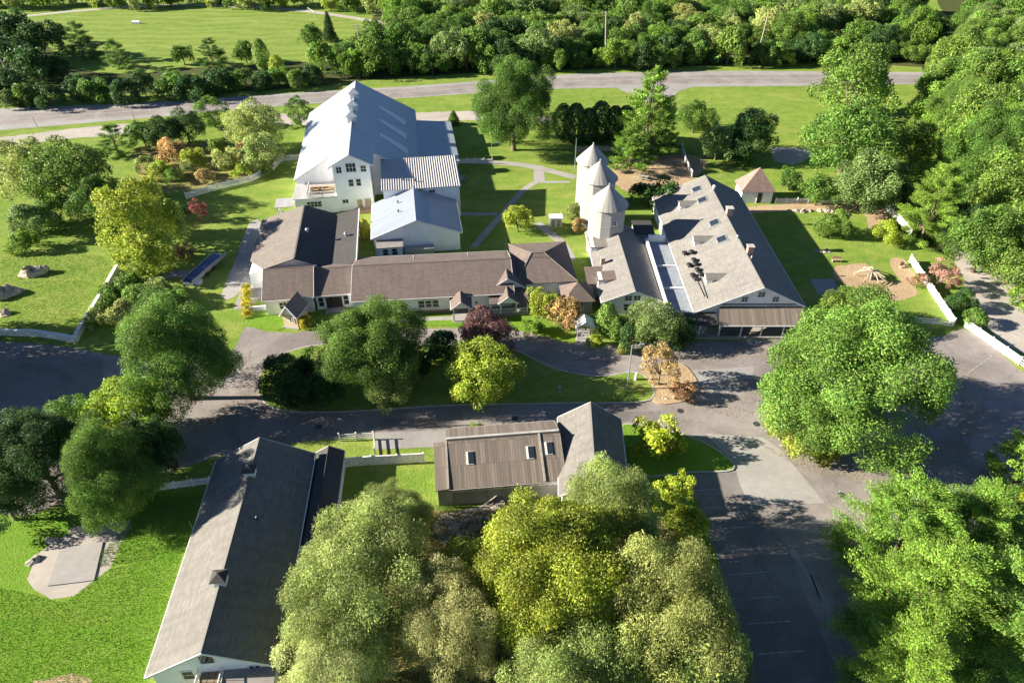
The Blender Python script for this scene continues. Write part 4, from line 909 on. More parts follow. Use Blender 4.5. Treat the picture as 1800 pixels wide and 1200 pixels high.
# ================================================================ TREES AND SHRUBS
def crown_arrays(seed, kind, n, size):
    g = np.random.default_rng(seed)
    def rdir(k):
        d = g.normal(size=(k, 3)); return d / np.linalg.norm(d, axis=1, keepdims=True)
    asp = .55
    if kind in ('broad', 'willow', 'bush', 'sparse', 'oval'):
        K = {'broad': 70, 'willow': 120, 'bush': 22, 'sparse': 34, 'oval': 60}[kind]
        if n > 20000 and kind == 'broad': K = 150
        d = rdir(K); d[:, 2] = np.where((d[:, 2] < -.72) & (kind != 'oval'), -d[:, 2], d[:, 2])
        rad = .22 + .62 * g.random(K) ** .5 + g.normal(size=K) * .03
        ph = g.uniform(0, 6.28, 4); az = np.arctan2(d[:, 1], d[:, 0])
        lump = 1 + .09 * np.sin(2 * az + ph[0]) + .10 * np.sin(3 * az + ph[1] + d[:, 2]) + .08 * np.sin(4 * d[:, 2] + ph[2]) + .05 * np.sin(7 * az + 5 * d[:, 2] + ph[3])
        vz = {'broad': .82, 'willow': .72, 'bush': .70, 'sparse': .9, 'oval': 1.35}[kind]
        zc = {'broad': .93, 'willow': .84, 'bush': .58, 'sparse': 1.1, 'oval': 1.3}[kind]
        if kind == 'broad' and n < 20000: zc = .84
        if kind == 'oval': lump = lump * 0 + 1; rad = .55 + .33 * g.random(K)
        c = d * (rad * lump)[:, None] * np.array([1, 1, vz])
        rc = {'broad': (.17, .30), 'willow': (.13, .24), 'bush': (.24, .38), 'sparse': (.12, .24), 'oval': (.18, .26)}[kind]
        if n > 20000 and kind == 'broad': rc = (.11, .23)
        rc = g.uniform(*rc, K)
        w = rc ** 2; idx = g.choice(K, n, p=w / w.sum())
        out = c / (np.linalg.norm(c, axis=1, keepdims=True) + 1e-6)
        dd = rdir(n) + out[idx] * .55 + np.array([0, 0, .3]); dd /= np.linalg.norm(dd, axis=1, keepdims=True)
        if kind == 'willow': dd[:, 2] = dd[:, 2] * 1.1 - .1
        pos = c[idx] + dd * (rc[idx] * (.55 + .5 * g.random(n) ** .6))[:, None]
        pos += g.normal(size=(n, 3)) * .018
        nrm = dd * .75 + rdir(n) * .75
        tan = rdir(n)
        if kind == 'willow': tan = tan * .55 + np.array([0, 0, -.9]) + dd * .4; asp = .26
        pos[:, 2] += zc
        limbs = c[g.choice(K, 9, replace=False)] * .8 + np.array([0, 0, zc]); base = zc * .5
    elif kind == 'pine':
        T = 2.9; K = 170 if n > 30000 else 95; z = g.random(K) ** .95; az = g.uniform(0, 6.28, K)
        rad = (1 - z) ** .62 * g.uniform(.75, 1.08, K) * (.3 + .7 * g.random(K) ** .5)
        c = np.stack([np.cos(az) * rad, np.sin(az) * rad, .22 + z * (T - .4)], 1); rc = g.uniform(.17, .30, K) * (1 - .35 * z)
        w = rc ** 2; idx = g.choice(K, n, p=w / w.sum())
        out = np.stack([np.cos(az), np.sin(az), .45 + 0 * az], 1)
        dd = rdir(n) + out[idx] * .6; dd /= np.linalg.norm(dd, axis=1, keepdims=True)
        off = dd * (rc[idx] * (.25 + .85 * g.random(n)))[:, None]
        o2 = out[idx] / np.linalg.norm(out[idx], axis=1, keepdims=True); al = (off * o2).sum(1, keepdims=True)
        off = off * np.array([.8, .8, .5]) + o2 * al * 1.0
        pos = c[idx] + off
        tan = out[idx] * 1.1 + rdir(n) * .6 + np.array([0, 0, .5]); nrm = rdir(n) + np.array([0, 0, .5]); asp = .26
        limbs = np.concatenate([c[g.choice(K, 8, replace=False)], [[0, 0, T * .9]]]); base = .5
    elif kind == 'conifer':
        T = 3.1; m = 26; pos = []; nrm = []; tan = []
        wh = np.linspace(.10, .97, m)
        k = g.choice(m, n, p=(1.06 - wh) / (1.06 - wh).sum())
        nb = 9; bi = g.integers(0, nb, n); off = g.uniform(0, 6.28, m); blen = g.uniform(.7, 1.12, (m, nb))
        az = off[k] + bi * 2 * np.pi / nb + g.normal(size=n) * .10
        R_ = (1 - wh[k]) ** .75 * blen[k, bi]; s = g.random(n) ** .6 * R_
        z = wh[k] * T - s * .28 + g.normal(size=n) * .035 + s * s * .12
        side = g.normal(size=n) * .09 * (1 - s * .4)
        pos = np.stack([np.cos(az) * s - np.sin(az) * side, np.sin(az) * s + np.cos(az) * side, z], 1)
        tan = np.stack([np.cos(az), np.sin(az), -.3 + 0 * az], 1) + rdir(n) * .7
        nrm = np.array([0, 0, .8]) + rdir(n) * .8; asp = .42
        limbs = np.array([[0, 0, T * .6], [0, 0, T * .95]]); base = .2
    else:  # cypress: narrow column
        T = 3.6; z = g.random(n) ** .9
        prof = np.sin(np.pi * (z * .86 + .10)) ** .6; az = g.uniform(0, 6.28, n)
        r_ = prof * (.72 + .3 * g.random(n)) * (1 + .12 * np.sin(az * 5 + z * 20))
        pos = np.stack([np.cos(az) * r_, np.sin(az) * r_, .1 + z * (T - .1)], 1)
        nrm = np.stack([np.cos(az), np.sin(az), .3 + 0 * z], 1) + rdir(n) * .7; tan = np.array([0, 0, 1.]) + rdir(n) * .6
        limbs = np.array([[0, 0, T * .8]]); base = .2
    nrm /= np.linalg.norm(nrm, axis=1, keepdims=True)
    tan = tan - nrm * (tan * nrm).sum(1, keepdims=True); tan /= np.linalg.norm(tan, axis=1, keepdims=True) + 1e-9
    bi_ = np.cross(nrm, tan); L = size * g.uniform(.6, 1.35, n)[:, None]
    W = L * asp
    v = np.stack([pos - tan * L * .5, pos + bi_ * W * .5 + nrm * L * .08, pos + tan * L * .5, pos - bi_ * W * .5 + nrm * L * .08], 1).reshape(-1, 3)
    v[:, 2] = np.maximum(v[:, 2], .02)
    kk = idx if kind not in ('conifer', 'cypress') else g.integers(0, 40, n)
    tint = g.uniform(.62, 1.38, 400)[kk] * g.uniform(.85, 1.15, n)
    return v, limbs, base, tint
def leaf_mesh(name, v, m, tint=None):
    n = len(v) // 4; me = bpy.data.meshes.new(name)
    me.vertices.add(4 * n); me.vertices.foreach_set('co', v.astype(np.float32).ravel())
    me.loops.add(4 * n); me.loops.foreach_set('vertex_index', np.arange(4 * n, dtype=np.int32))
    me.polygons.add(n); me.polygons.foreach_set('loop_start', np.arange(0, 4 * n, 4, dtype=np.int32)); me.polygons.foreach_set('loop_total', np.full(n, 4, dtype=np.int32))
    me.materials.append(MAT[m])
    at = me.attributes.new('tint', 'FLOAT', 'FACE'); at.data.foreach_set('value', np.ones(n, dtype=np.float32) if tint is None else tint.astype(np.float32))
    me.update(); me.validate(); return me
def trunk_mesh(name, limbs, base, r=.06, m='bark'):
    mb = MB(); top = Vector((0, 0, base)); mb.tube((0, 0, -.05), (0, 0, base * .25), r * 1.35, r, 8, False); mb.tube((0, 0, base * .25), top, r, r * .8, 8, False)
    for l in limbs:
        l = Vector(l); midp = top.lerp(l, .5) + Vector((0, 0, .05)); mb.tube(top - UPV * .05, midp, r * .55, r * .35, 6, False); mb.tube(midp, l, r * .35, r * .1, 6)
    return mb.mesh(name, m, True)
PROTO = {}
SPEC = [('broadL', 'broad', 3, 130000, .0245), ('willowL', 'willow', 3, 95000, .032), ('broadM', 'broad', 4, 16000, .058), ('broadS', 'broad', 3, 5200, .10),
        ('bush', 'bush', 3, 3200, .12), ('bushL', 'bush', 2, 9000, .075), ('sparse', 'sparse', 2, 3600, .075), ('oval', 'oval', 2, 7000, .085),
        ('conifer', 'conifer', 3, 15000, .09), ('pine', 'pine', 3, 22000, .078), ('pineL', 'pine', 3, 90000, .044), ('cypress', 'cypress', 2, 4200, .15)]
for key, kind, nv, n, size in SPEC:
    for i in range(nv):
        v, limbs, base, tint = crown_arrays(sum(map(ord, key)) * 7 + i * 31, kind, n, size)
        PROTO[key, i] = (leaf_mesh('crown', v, 'needle' if kind in ('conifer', 'cypress', 'pine') else 'leaf', tint), trunk_mesh('trunk', limbs, base, .05 if kind != 'bush' else .03, 'bark'), nv)
KC = {'broadL': .95, 'broadM': .86, 'broadS': .86, 'willowL': .86, 'bush': .6, 'bushL': .6, 'sparse': 1.1, 'oval': 1.3, 'pine': 1.2, 'pineL': 1.2, 'conifer': 1.35, 'cypress': 1.9}
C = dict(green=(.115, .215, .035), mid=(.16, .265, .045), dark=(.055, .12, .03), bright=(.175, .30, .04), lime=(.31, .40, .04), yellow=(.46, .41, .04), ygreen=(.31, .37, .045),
         olive=(.31, .37, .11), pale=(.42, .45, .18), sage=(.19, .28, .085), purple=(.16, .085, .08), tan=(.44, .33, .14), red=(.27, .075, .06), brown=(.28, .17, .09), rose=(.38, .24, .18))
ORD = 'first second third fourth fifth sixth seventh eighth ninth tenth eleventh twelfth thirteenth fourteenth fifteenth sixteenth seventeenth eighteenth nineteenth twentieth'.split()
ORD += ['twenty-' + w for w in ORD[:9]] + ['thirtieth'] + ['thirty-' + w for w in ORD[:9]]
rt_ = random.Random(77); tcount = [0]
def tree_at(X, Y, r, key, color, label, name='tree', cat='tree', group=None, hs=1.0, var=None, jit=.12):
    nv = PROTO[key, 0][2]; i = (tcount[0] if var is None else var) % nv; tcount[0] += 1
    root = empty(name, (X, Y, 0), rt_.uniform(0, 6.28), label, cat, group); root.scale = (r, r, r * hs)
    cm, tm, _ = PROTO[key, i]
    t = bpy.data.objects.new('trunk', tm); col.objects.link(t); t.parent = root
    c = bpy.data.objects.new('crown', cm); col.objects.link(c); c.parent = root
    k = rt_.uniform(1 - jit, 1 + jit); cc = C[color]
    k *= 1.08; c.color = (cc[0] * k * rt_.uniform(.92, 1.08), cc[1] * k, cc[2] * k, 1)
    return root
def tree(px, py, w, key, color, label, name='tree', cat='tree', group=None, hs=1.0, var=None):
    """px, py = centre of the crown in the photograph, w = crown width there"""
    z = 4.0
    for _ in range(12):
        X, Y = G(px, py, z); d = depth(X, Y, z); r = w / 2 * d / FPX * 1.1; z = KC[key] * r * hs
    return tree_at(X, Y, r, key, color, label, name, cat, group, hs, var)
# ---- foreground
tree(640, 1012, 285, 'willowL', 'olive', 'huge pale olive willow in front, left of the yellow tree', var=0)
tree(972, 1012, 310, 'broadL', 'ygreen', 'big bright yellow-green tree in the middle foreground', var=0, hs=1.0)
tree(1075, 915, 190, 'willowL', 'olive', 'olive willow crown behind the yellow-green foreground tree', var=1, hs=1.5)
tree(1170, 1075, 250, 'willowL', 'olive', 'olive-green willow beside the parking bays', var=1, hs=1.5)
tree(590, 1140, 200, 'willowL', 'pale', 'pale straw-green willow cut by the bottom edge, by the barn', var=2)
tree(785, 1085, 190, 'willowL', 'pale', 'pale thin willow at the bottom between olive and yellow trees', var=2, hs=1.35)
tree(1010, 1160, 260, 'willowL', 'olive', 'olive willow at the bottom edge under the yellow-green tree', var=0)
tree(1230, 1170, 180, 'bushL', 'olive', 'olive thicket beside the lowest parking bays', 'thicket', 'shrub', hs=1.35)
tree(690, 905, 130, 'willowL', 'olive', 'olive willow top beside the cottage stair', var=1)
tree(1192, 868, 86, 'sparse', 'lime', 'slender bright lime sapling at the head of the parking bays', hs=1.1)
tree(1155, 772, 90, 'bush', 'lime', 'loose lime-green shrub on the corner lawn', 'shrub', 'shrub')
tree(1210, 920, 70, 'bush', 'lime', 'small lime shrub below the slender sapling', 'shrub', 'shrub')
tree(1590, 940, 190, 'pineL', 'bright', 'bright green conifer at lower right, nearest the concrete apron', hs=.8)
tree(1720, 940, 170, 'pineL', 'bright', 'bright green conifer at lower right below the shaded car park', hs=.8)
tree(1640, 1060, 230, 'pineL', 'bright', 'broad fresh green conifer in the lower right group', hs=.75)
tree(1760, 1090, 220, 'pineL', 'mid', 'mid-green conifer cut by the lower right corner', hs=.8)
tree(1600, 1180, 200, 'pineL', 'bright', 'bright conifer at the bottom edge beside the lane', hs=.7)
tree(1800, 820, 110, 'pine', 'bright', 'bright conifer branch tree at the right edge above the kerb', hs=.9)
tree(1810, 900, 90, 'bush', 'lime', 'lime shrub on the kerb at the right edge', 'shrub', 'shrub')
tree(1500, 668, 312, 'broadL', 'mid', 'largest round green tree standing in front of the restaurant', var=1, hs=.95)
tree(1425, 745, 150, 'bushL', 'ygreen', 'yellow-green shrub at the foot of the largest round tree', 'shrub', 'shrub')
tree(1500, 540, 90, 'broadM', 'mid', 'green tree top rising behind the largest round tree')
tree(306, 620, 212, 'broadL', 'mid', 'large green tree left of the annex with visible trunk', var=1, hs=.98)
tree(225, 722, 130, 'broadM', 'lime', 'light yellow-green tree below the large green tree')
tree(65, 805, 190, 'broadL', 'dark', 'dark green tree at the left edge beside the shaded lot', var=0)
tree(195, 828, 165, 'broadL', 'green', 'deep green tree between the left lot and long barn', var=1, hs=1.25)
tree(5, 880, 110, 'broadM', 'dark', 'dark tree cut by the left edge above the foundation pad')
tree(130, 745, 110, 'broadM', 'green', 'green tree at the corner of the shaded side lot')
tree(260, 790, 100, 'broadM', 'dark', 'dark green tree leaning to the long barn roof', hs=1.4)
for i, (X, Y, r) in enumerate(((-83, 75, 7), (-90, 68, 7), (-84, 60, 6.5), (-80, 67, 6.5))):
    tree_at(X, Y, r, 'broadM', 'green', 'green tree of the row just outside the left edge', 'tree', 'tree', 'trees shading the left lot', 1.25)
# ---- island
tree(655, 610, 192, 'broadL', 'green', 'broad dark green tree on the island before the hall', var=2, hs=.85)
tree(856, 590, 98, 'broadM', 'purple', 'purple-leaved tree on the island')
tree(843, 652, 125, 'broadM', 'ygreen', 'yellow-green tree on the island below the purple tree')
tree(685, 676, 90, 'broadM', 'olive', 'small olive tree at the lower edge of the island')
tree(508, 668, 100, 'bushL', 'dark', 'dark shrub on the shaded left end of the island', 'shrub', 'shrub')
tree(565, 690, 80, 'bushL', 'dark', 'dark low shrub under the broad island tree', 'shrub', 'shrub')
tree(780, 610, 70, 'bush', 'dark', 'dark shrub between the broad and purple island trees', 'shrub', 'shrub')
tree(730, 640, 70, 'bush', 'dark', 'dark shrub behind the small olive island tree', 'shrub', 'shrub')
tree(955, 535, 62, 'broadS', 'ygreen', 'yellow shrub-like tree before the hipped block porch')
tree(990, 552, 62, 'broadS', 'tan', 'tan-leaved small tree right of the yellow one by the porch')
tree(1067, 560, 34, 'cypress', 'mid', 'slim green columnar cypress by the arbour gate')
tree(1084, 575, 26, 'cypress', 'green', 'dark slim cypress close to the bright tree')
tree(1155, 566, 90, 'broadM', 'sage', 'pale green tree in front of the blue roof strip')
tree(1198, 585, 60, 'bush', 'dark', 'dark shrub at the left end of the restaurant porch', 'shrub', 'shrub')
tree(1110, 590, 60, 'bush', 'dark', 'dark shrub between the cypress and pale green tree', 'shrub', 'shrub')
tree(1163, 640, 88, 'sparse', 'tan', 'thin tan-leaved tree on the forecourt flower bed', hs=.9)
tree(1200, 690, 46, 'bush', 'brown', 'brown twiggy shrub at the flower bed edge', 'shrub', 'shrub')
tree(1045, 600, 26, 'bush', 'lime', 'lime shrub right of the arbour gate path', 'shrub', 'shrub')
tree(1095, 612, 22, 'bush', 'ygreen', 'small yellow shrub near the lamp post', 'shrub', 'shrub')
tree(937, 575, 40, 'bush', 'bright', 'low bright shrub on the front lawn bank', 'shrub', 'shrub')
tree(536, 566, 26, 'bush', 'yellow', 'small yellow bush right of the cream kiosk', 'shrub', 'shrub')
for i in range(7): tree(432 + (i % 2) * 2, 506 + i * 7.5, 17, 'bush', 'yellow', ORD[i] + ' yellow hedge plant from the far end at the annex corner', 'hedge_plant', 'shrub', 'yellow hedge at the annex corner')
tree(640, 402, 20, 'cypress', 'yellow', 'small yellow clipped conifer between annex and barn wing', 'shrub', 'shrub')
tree(838, 754, 26, 'bush', 'bright', 'round green shrub on the terrace behind the cottage', 'shrub', 'shrub')
for i, x in enumerate((798, 812, 824)): tree(x, 760, 18, 'bush', 'yellow', ORD[i] + ' yellow flower clump from the left in the terrace border', 'flower_clump', 'flowers', 'yellow flowers behind the cottage')
# ---- courtyard and right garden
tree(910, 386, 50, 'broadS', 'ygreen', 'small yellow-green tree on the courtyard lawn')
tree(1008, 372, 34, 'broadS', 'olive', 'olive shrub leaning on the nearest silo')
tree(1016, 396, 28, 'bush', 'tan', 'tan shrub at the corner of the low wing', 'shrub', 'shrub')
tree(1465, 396, 60, 'bushL', 'mid', 'round green shrub in the garden near the edging stones', 'shrub', 'shrub')
tree(1562, 412, 52, 'bushL', 'lime', 'lime shrub in the garden against the white fence', 'shrub', 'shrub')
tree(1655, 482, 72, 'sparse', 'rose', 'reddish twiggy shrub outside the garden fence', 'shrub', 'shrub', hs=.7)
tree(1615, 492, 40, 'sparse', 'brown', 'small brown twiggy shrub inside the garden fence', 'shrub', 'shrub', hs=.6)
tree(1690, 530, 50, 'bushL', 'dark', 'dark green shrub between garden fence and side road', 'shrub', 'shrub')
tree(1715, 560, 40, 'bush', 'green', 'green shrub at the top of the car park fence', 'shrub', 'shrub')
tree(1810, 520, 60, 'bush', 'bright', 'bright green shrub across the side road', 'shrub', 'shrub')
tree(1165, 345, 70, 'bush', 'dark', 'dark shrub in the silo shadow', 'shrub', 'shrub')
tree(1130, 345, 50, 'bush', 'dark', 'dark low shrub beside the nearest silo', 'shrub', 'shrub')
tree(1640, 368, 88, 'pineL', 'bright', 'bright feathery conifer beside the garden fence', hs=1.1)
# ---- behind the buildings
tree(903, 185, 150, 'broadL', 'green', 'large green tree behind the courtyard', var=1, hs=1.05)
tree(1140, 215, 98, 'pine', 'bright', 'tall bright green pine behind the silos', hs=1.05)
tree(1110, 262, 70, 'pine', 'bright', 'lower bright green pine in the silo yard', hs=.8)
tree(1170, 240, 50, 'pine', 'green', 'darker green pine right of the tall bright pine', hs=1.0)
for i, x in enumerate((990, 1012, 1035, 1056, 1080, 1100)): tree(x, 212 + (i % 3) * 4, 36 + 5 * (i % 2), 'cypress', 'dark', ORD[i] + ' dark columnar evergreen from the left in the row behind the silos', 'evergreen', 'tree', 'row of dark evergreens behind the silos', hs=.85)
tree(1222, 205, 62, 'broadM', 'green', 'green tree between the bright pine and dark round tree')
tree(1322, 235, 92, 'broadM', 'dark', 'dark round tree behind the pyramid-roofed shed')
tree(1262, 252, 64, 'broadS', 'sage', 'grey-green tree left of the dark round tree')
tree(1390, 315, 44, 'broadS', 'green', 'small green tree right of the shed roof')
tree(1300, 268, 50, 'bush', 'dark', 'dark shrub under the dark round tree', 'shrub', 'shrub')
tree(1500, 150, 140, 'broadM', 'mid', 'green tree on the grass beside the far road')
tree(1495, 245, 140, 'broadM', 'green', 'green tree in the middle of the stack behind the garden')
tree(1520, 320, 110, 'broadM', 'sage', 'grey-green tree just behind the garden fence')
tree(1440, 335, 60, 'broadS', 'green', 'small green tree beside the shed fence')
tree(1575, 345, 60, 'broadS', 'dark', 'dark tree between garden and feathery conifer')
# ---- left side
tree(445, 222, 92, 'broadM', 'olive', 'olive-green tree left of the barn')
tree(460, 268, 70, 'broadS', 'olive', 'lower olive tree leaning over the picket fence')
tree(524, 195, 46, 'oval', 'green', 'clipped egg-shaped evergreen at the barn corner', hs=.8)
tree(372, 197, 56, 'oval', 'green', 'rounded evergreen near the road, left of the olive tree', hs=.7)
tree(325, 222, 62, 'broadM', 'dark', 'dark tree in the roadside clump, right part')
tree(285, 235, 60, 'broadM', 'dark', 'dark tree in the roadside clump, middle part')
tree(250, 238, 50, 'broadS', 'green', 'green tree in the roadside clump, left part')
tree(200, 248, 56, 'pine', 'mid', 'small spreading conifer beside the pale drive', hs=.6)
tree(120, 305, 130, 'broadM', 'mid', 'spreading green tree at left above the yellow tree')
tree(45, 300, 110, 'broadM', 'olive', 'olive tree at the left edge above the lot')
tree(170, 350, 90, 'broadM', 'green', 'green tree behind the yellow tree')
tree(235, 385, 140, 'broadM', 'ygreen', 'large yellow tree left of the picket fence', var=2)
tree(250, 445, 90, 'broadS', 'ygreen', 'lower yellow tree at the corner of the stone wall')
tree(60, 390, 80, 'bushL', 'sage', 'pale grey-green shrub beside the left lot', 'shrub', 'shrub')
tree(100, 370, 70, 'bushL', 'green', 'green shrub right of the pale shrub', 'shrub', 'shrub')
tree(40, 425, 50, 'bush', 'bright', 'bright shrub at the edge of the sloping lawn', 'shrub', 'shrub')
tree(345, 368, 38, 'sparse', 'red', 'red-leaved shrub below the picket fence', 'shrub', 'shrub')
tree(320, 372, 30, 'sparse', 'dark', 'thin dark shrub left of the red shrub', 'shrub', 'shrub')
tree(300, 400, 50, 'bush', 'olive', 'olive shrub between yellow tree and red shrub', 'shrub', 'shrub')
tree(320, 445, 36, 'bush', 'brown', 'brown shrub near the trailer', 'shrub', 'shrub')
tree(280, 470, 40, 'bush', 'ygreen', 'yellowish shrub left of the long plinth', 'shrub', 'shrub')
for i, (x, y, w) in enumerate(sorted(((170, 560, 40), (195, 520, 46), (225, 500, 50), (250, 525, 60), (215, 555, 60), (275, 510, 50), (310, 525, 46), (240, 480, 36)))):
    tree(x, y, w, 'bush', ('olive', 'mid')[i % 2], ORD[i] + ' scrub bush from the left between stone wall and large tree', 'scrub_bush', 'shrub', 'scrub along the stone wall')
for i, (x, y, w) in enumerate(sorted(((300, 268, 50), (340, 280, 44), (330, 300, 36), (385, 262, 40), (400, 285, 52), (430, 272, 44), (360, 310, 30), (280, 300, 40), (425, 300, 34), (301, 312, 30), (255, 290, 34), (470, 300, 26)))):
    tree(x, y, w, 'bush', ('olive', 'ygreen', 'tan', 'mid')[i % 4], ORD[i] + ' low bramble bush from the left behind the picket fence', 'bramble_bush', 'shrub', 'brambles behind the picket fence')
tree(797, 208, 28, 'conifer', 'green', 'small conical evergreen at the barn far corner', hs=.55)
# ---- trees along the sports field
FT = [(140, 78, 56, 'pine', 'green', 'first pine along the sports field from the left', .75), (203, 100, 46, 'pine', 'mid', 'second pine along the sports field from the left', .7), (320, 96, 34, 'broadS', 'green', 'small rounded tree at the field edge', 1),
      (370, 97, 46, 'pine', 'green', 'slim pine at the middle of the field edge', .7), (430, 92, 40, 'broadS', 'green', 'small tree on the field edge left of the vine columns', 1), (458, 95, 26, 'cypress', 'mid', 'tall vine-covered column, left one', 1),
      (487, 118, 26, 'cypress', 'lime', 'tall vine-covered column, right one', .8), (547, 64, 42, 'broadS', 'green', 'round tree at the right end of the field', 1), (578, 50, 30, 'conifer', 'dark', 'dark pine at the right end of the field', 1)]
for x, y, w, k, c_, l, hs in FT: tree(x, y, w, k, c_, l, hs=hs)
for i, x in enumerate(range(0, 380, 42)): tree(x + 8 * (i % 2), 165 - i * 2.2 + (i % 3) * 5, 52, 'bush', ('dark', 'green', 'dark')[i % 3], ORD[i] + ' roadside bush from the left edge below the sports field', 'roadside_bush', 'shrub', 'bushes between field and far road')
for i, x in enumerate(range(310, 560, 30)): tree(x, 146 - i * 1.5 + (i % 2) * 6, 40, 'bush', ('green', 'mid', 'dark')[i % 3], ORD[i] + ' roadside bush from the left at the right of the sports field', 'roadside_bush', 'shrub', 'bushes at the woods edge')
for i, (x, y, w) in enumerate(((30, 60, 80), (70, 70, 70), (15, 105, 80), (60, 120, 70), (90, 120, 50), (20, 150, 60), (-20, 80, 80), (100, 60, 36))): tree(x, y, w, 'broadS', 'dark', ('dark tree at the top of the upper left clump', 'dark tree of the upper left clump nearest the field', 'dark tree of the upper left clump at the photo edge', 'dark tree low in the upper left clump by the road', 'dark tree at the right end of the upper left clump', 'lowest dark tree of the upper left clump', 'dark tree of the clump cut by the left edge', 'small dark tree at the upper right of the left clump')[i], 'tree', 'tree', 'dark clump at the upper left')
for i, x in enumerate((30, 55, 15)): tree(x, 168 + i * 4, 40, 'bush', 'sage', 'pale leafy bush below the leaning pole', 'shrub', 'shrub', 'bushes at the leaning pole')
for i, x in enumerate(range(-30, 700, 34)): tree(x, -4 + 4 * math.sin(i) - (12 if x < 200 else 0) * 0 + (8 if x > 560 else 0), 44, 'bush', ('ygreen', 'mid', 'olive')[i % 3], ORD[i] + ' hedgerow tree from the left beyond the sports field', 'hedgerow_tree', 'tree', 'hedgerow beyond the sports field')
tree(390, 6, 12, 'bush', 'dark', 'small dark bush on the far running path', 'shrub', 'shrub'); tree(470, 14, 18, 'bush', 'dark', 'dark low bush inside the running path', 'shrub', 'shrub')
# ---- woods behind the far road and on the right
def inside(p, poly):
    x, y = p; r = False; n = len(poly)
    for i in range(n):
        x1, y1 = poly[i]; x2, y2 = poly[(i + 1) % n]
        if (y1 > y) != (y2 > y) and x < (x2 - x1) * (y - y1) / (y2 - y1) + x1: r = not r
    return r
WORD = dict(green='green', mid='mid-green', dark='dark', bright='bright green', lime='lime', ygreen='yellow-green', olive='olive', sage='grey-green')
def wood(px, step, key, cols, where, group, rr, name='woodland_tree', hs=(.85, 1.2), seed=1, maxn=200):
    poly = [G(*p) for p in px]; rnd = random.Random(seed); n = 0
    xs = [p[0] for p in poly]; ys = [p[1] for p in poly]; y = min(ys); row = 0
    while y < max(ys):
        x = min(xs) + (row % 2) * step / 2
        while x < max(xs):
            q = (x + rnd.uniform(-.35, .35) * step, y + rnd.uniform(-.35, .35) * step)
            if inside(q, poly) and n < maxn:
                k = key[rnd.randrange(len(key))]; cc = cols[rnd.randrange(len(cols))]; place = where(*q)
                tree_at(q[0], q[1], rnd.uniform(*rr), k, cc, WORD[cc] + ' tree ' + place, name, 'tree', group + ': ' + WORD[cc] + ' ' + place, rnd.uniform(*hs)); n += 1
            x += step
        y += step * .87; row += 1
    return n
def far_place(X, Y):
    d = depth(X, Y, 0); x = 900 + FPX * X / d
    a = 'in the far wood beside the sports field' if x < 700 else 'in the far wood behind the big barn' if x < 840 else 'in the far wood behind the courtyard tree' if x < 1000 else 'in the far wood around the utility pole' if x < 1180 else 'in the far wood left of the bare pole' if x < 1330 else 'in the far wood right of the bare pole' if x < 1480 else 'at the right end of the far wood'
    return a + (', front rows' if Y < 215 else ', middle rows' if Y < 250 else ', back rows')
def right_place(X, Y):
    return 'in the right-hand stand ' + ('beside the side road' if Y < 110 else 'behind the feathery conifer' if Y < 140 else 'level with the back lawn' if Y < 175 else 'by the far road end' if Y < 210 else 'beyond the road end')
n1 = wood([(560, 148), (660, 138), (840, 130), (1000, 118), (1250, 110), (1630, 114), (1640, 60), (1600, 20), (1600, -30), (690, -30), (690, 60), (640, 110)], 8.8, ['broadS', 'broadS', 'broadM'], ['mid', 'green', 'green', 'mid', 'bright', 'sage', 'dark', 'olive', 'green'], far_place, 'wood beyond the far road', (3.8, 6.4), seed=3, hs=(.7, 1.1))
rb = random.Random(21)
for i, x in enumerate(range(575, 1650, 34)):
    x += rb.uniform(-12, 12); X, Y = G(x, 140 - (x - 580) / 1060 * 27 + rb.uniform(-8, 0)); r = rb.uniform(2.4, 5.0)
    tree_at(X, Y + r * .5, r, rb.choice(['bush', 'bush', 'broadS']), rb.choice(['mid', 'bright', 'green', 'dark', 'green', 'ygreen']), ORD[i] + ' bush from the left along the edge of the far wood', 'edge_bush', 'shrub', 'bushes along the wood edge', rb.uniform(.9, 1.6))
n2 = wood([(1640, 175), (1700, 110), (1690, 20), (1760, -30), (1900, -30), (1900, 440), (1790, 455), (1715, 425), (1700, 330), (1640, 300), (1625, 230)], 9.0, ['broadM', 'broadM', 'broadL'], ['mid', 'green', 'bright', 'green', 'mid', 'sage'], right_place, 'dense stand at the right', (6.0, 8.4), seed=8, hs=(1.0, 1.35))
for i, (x, y, w, c_) in enumerate(((1735, 425, 110, 'green'), (1790, 450, 100, 'mid'), (1700, 400, 80, 'dark'), (1690, 330, 90, 'green'), (1610, 260, 80, 'mid'))):
    tree(x, y, w, 'broadM', c_, ('green tree overhanging the side road, left one', 'mid-green tree overhanging the side road, right one', 'dark tree just behind the feathery conifer', 'green tree above the feathery conifer', 'mid-green tree at the edge of the back lawn')[i], hs=1.2)
print('woods', n1, n2)

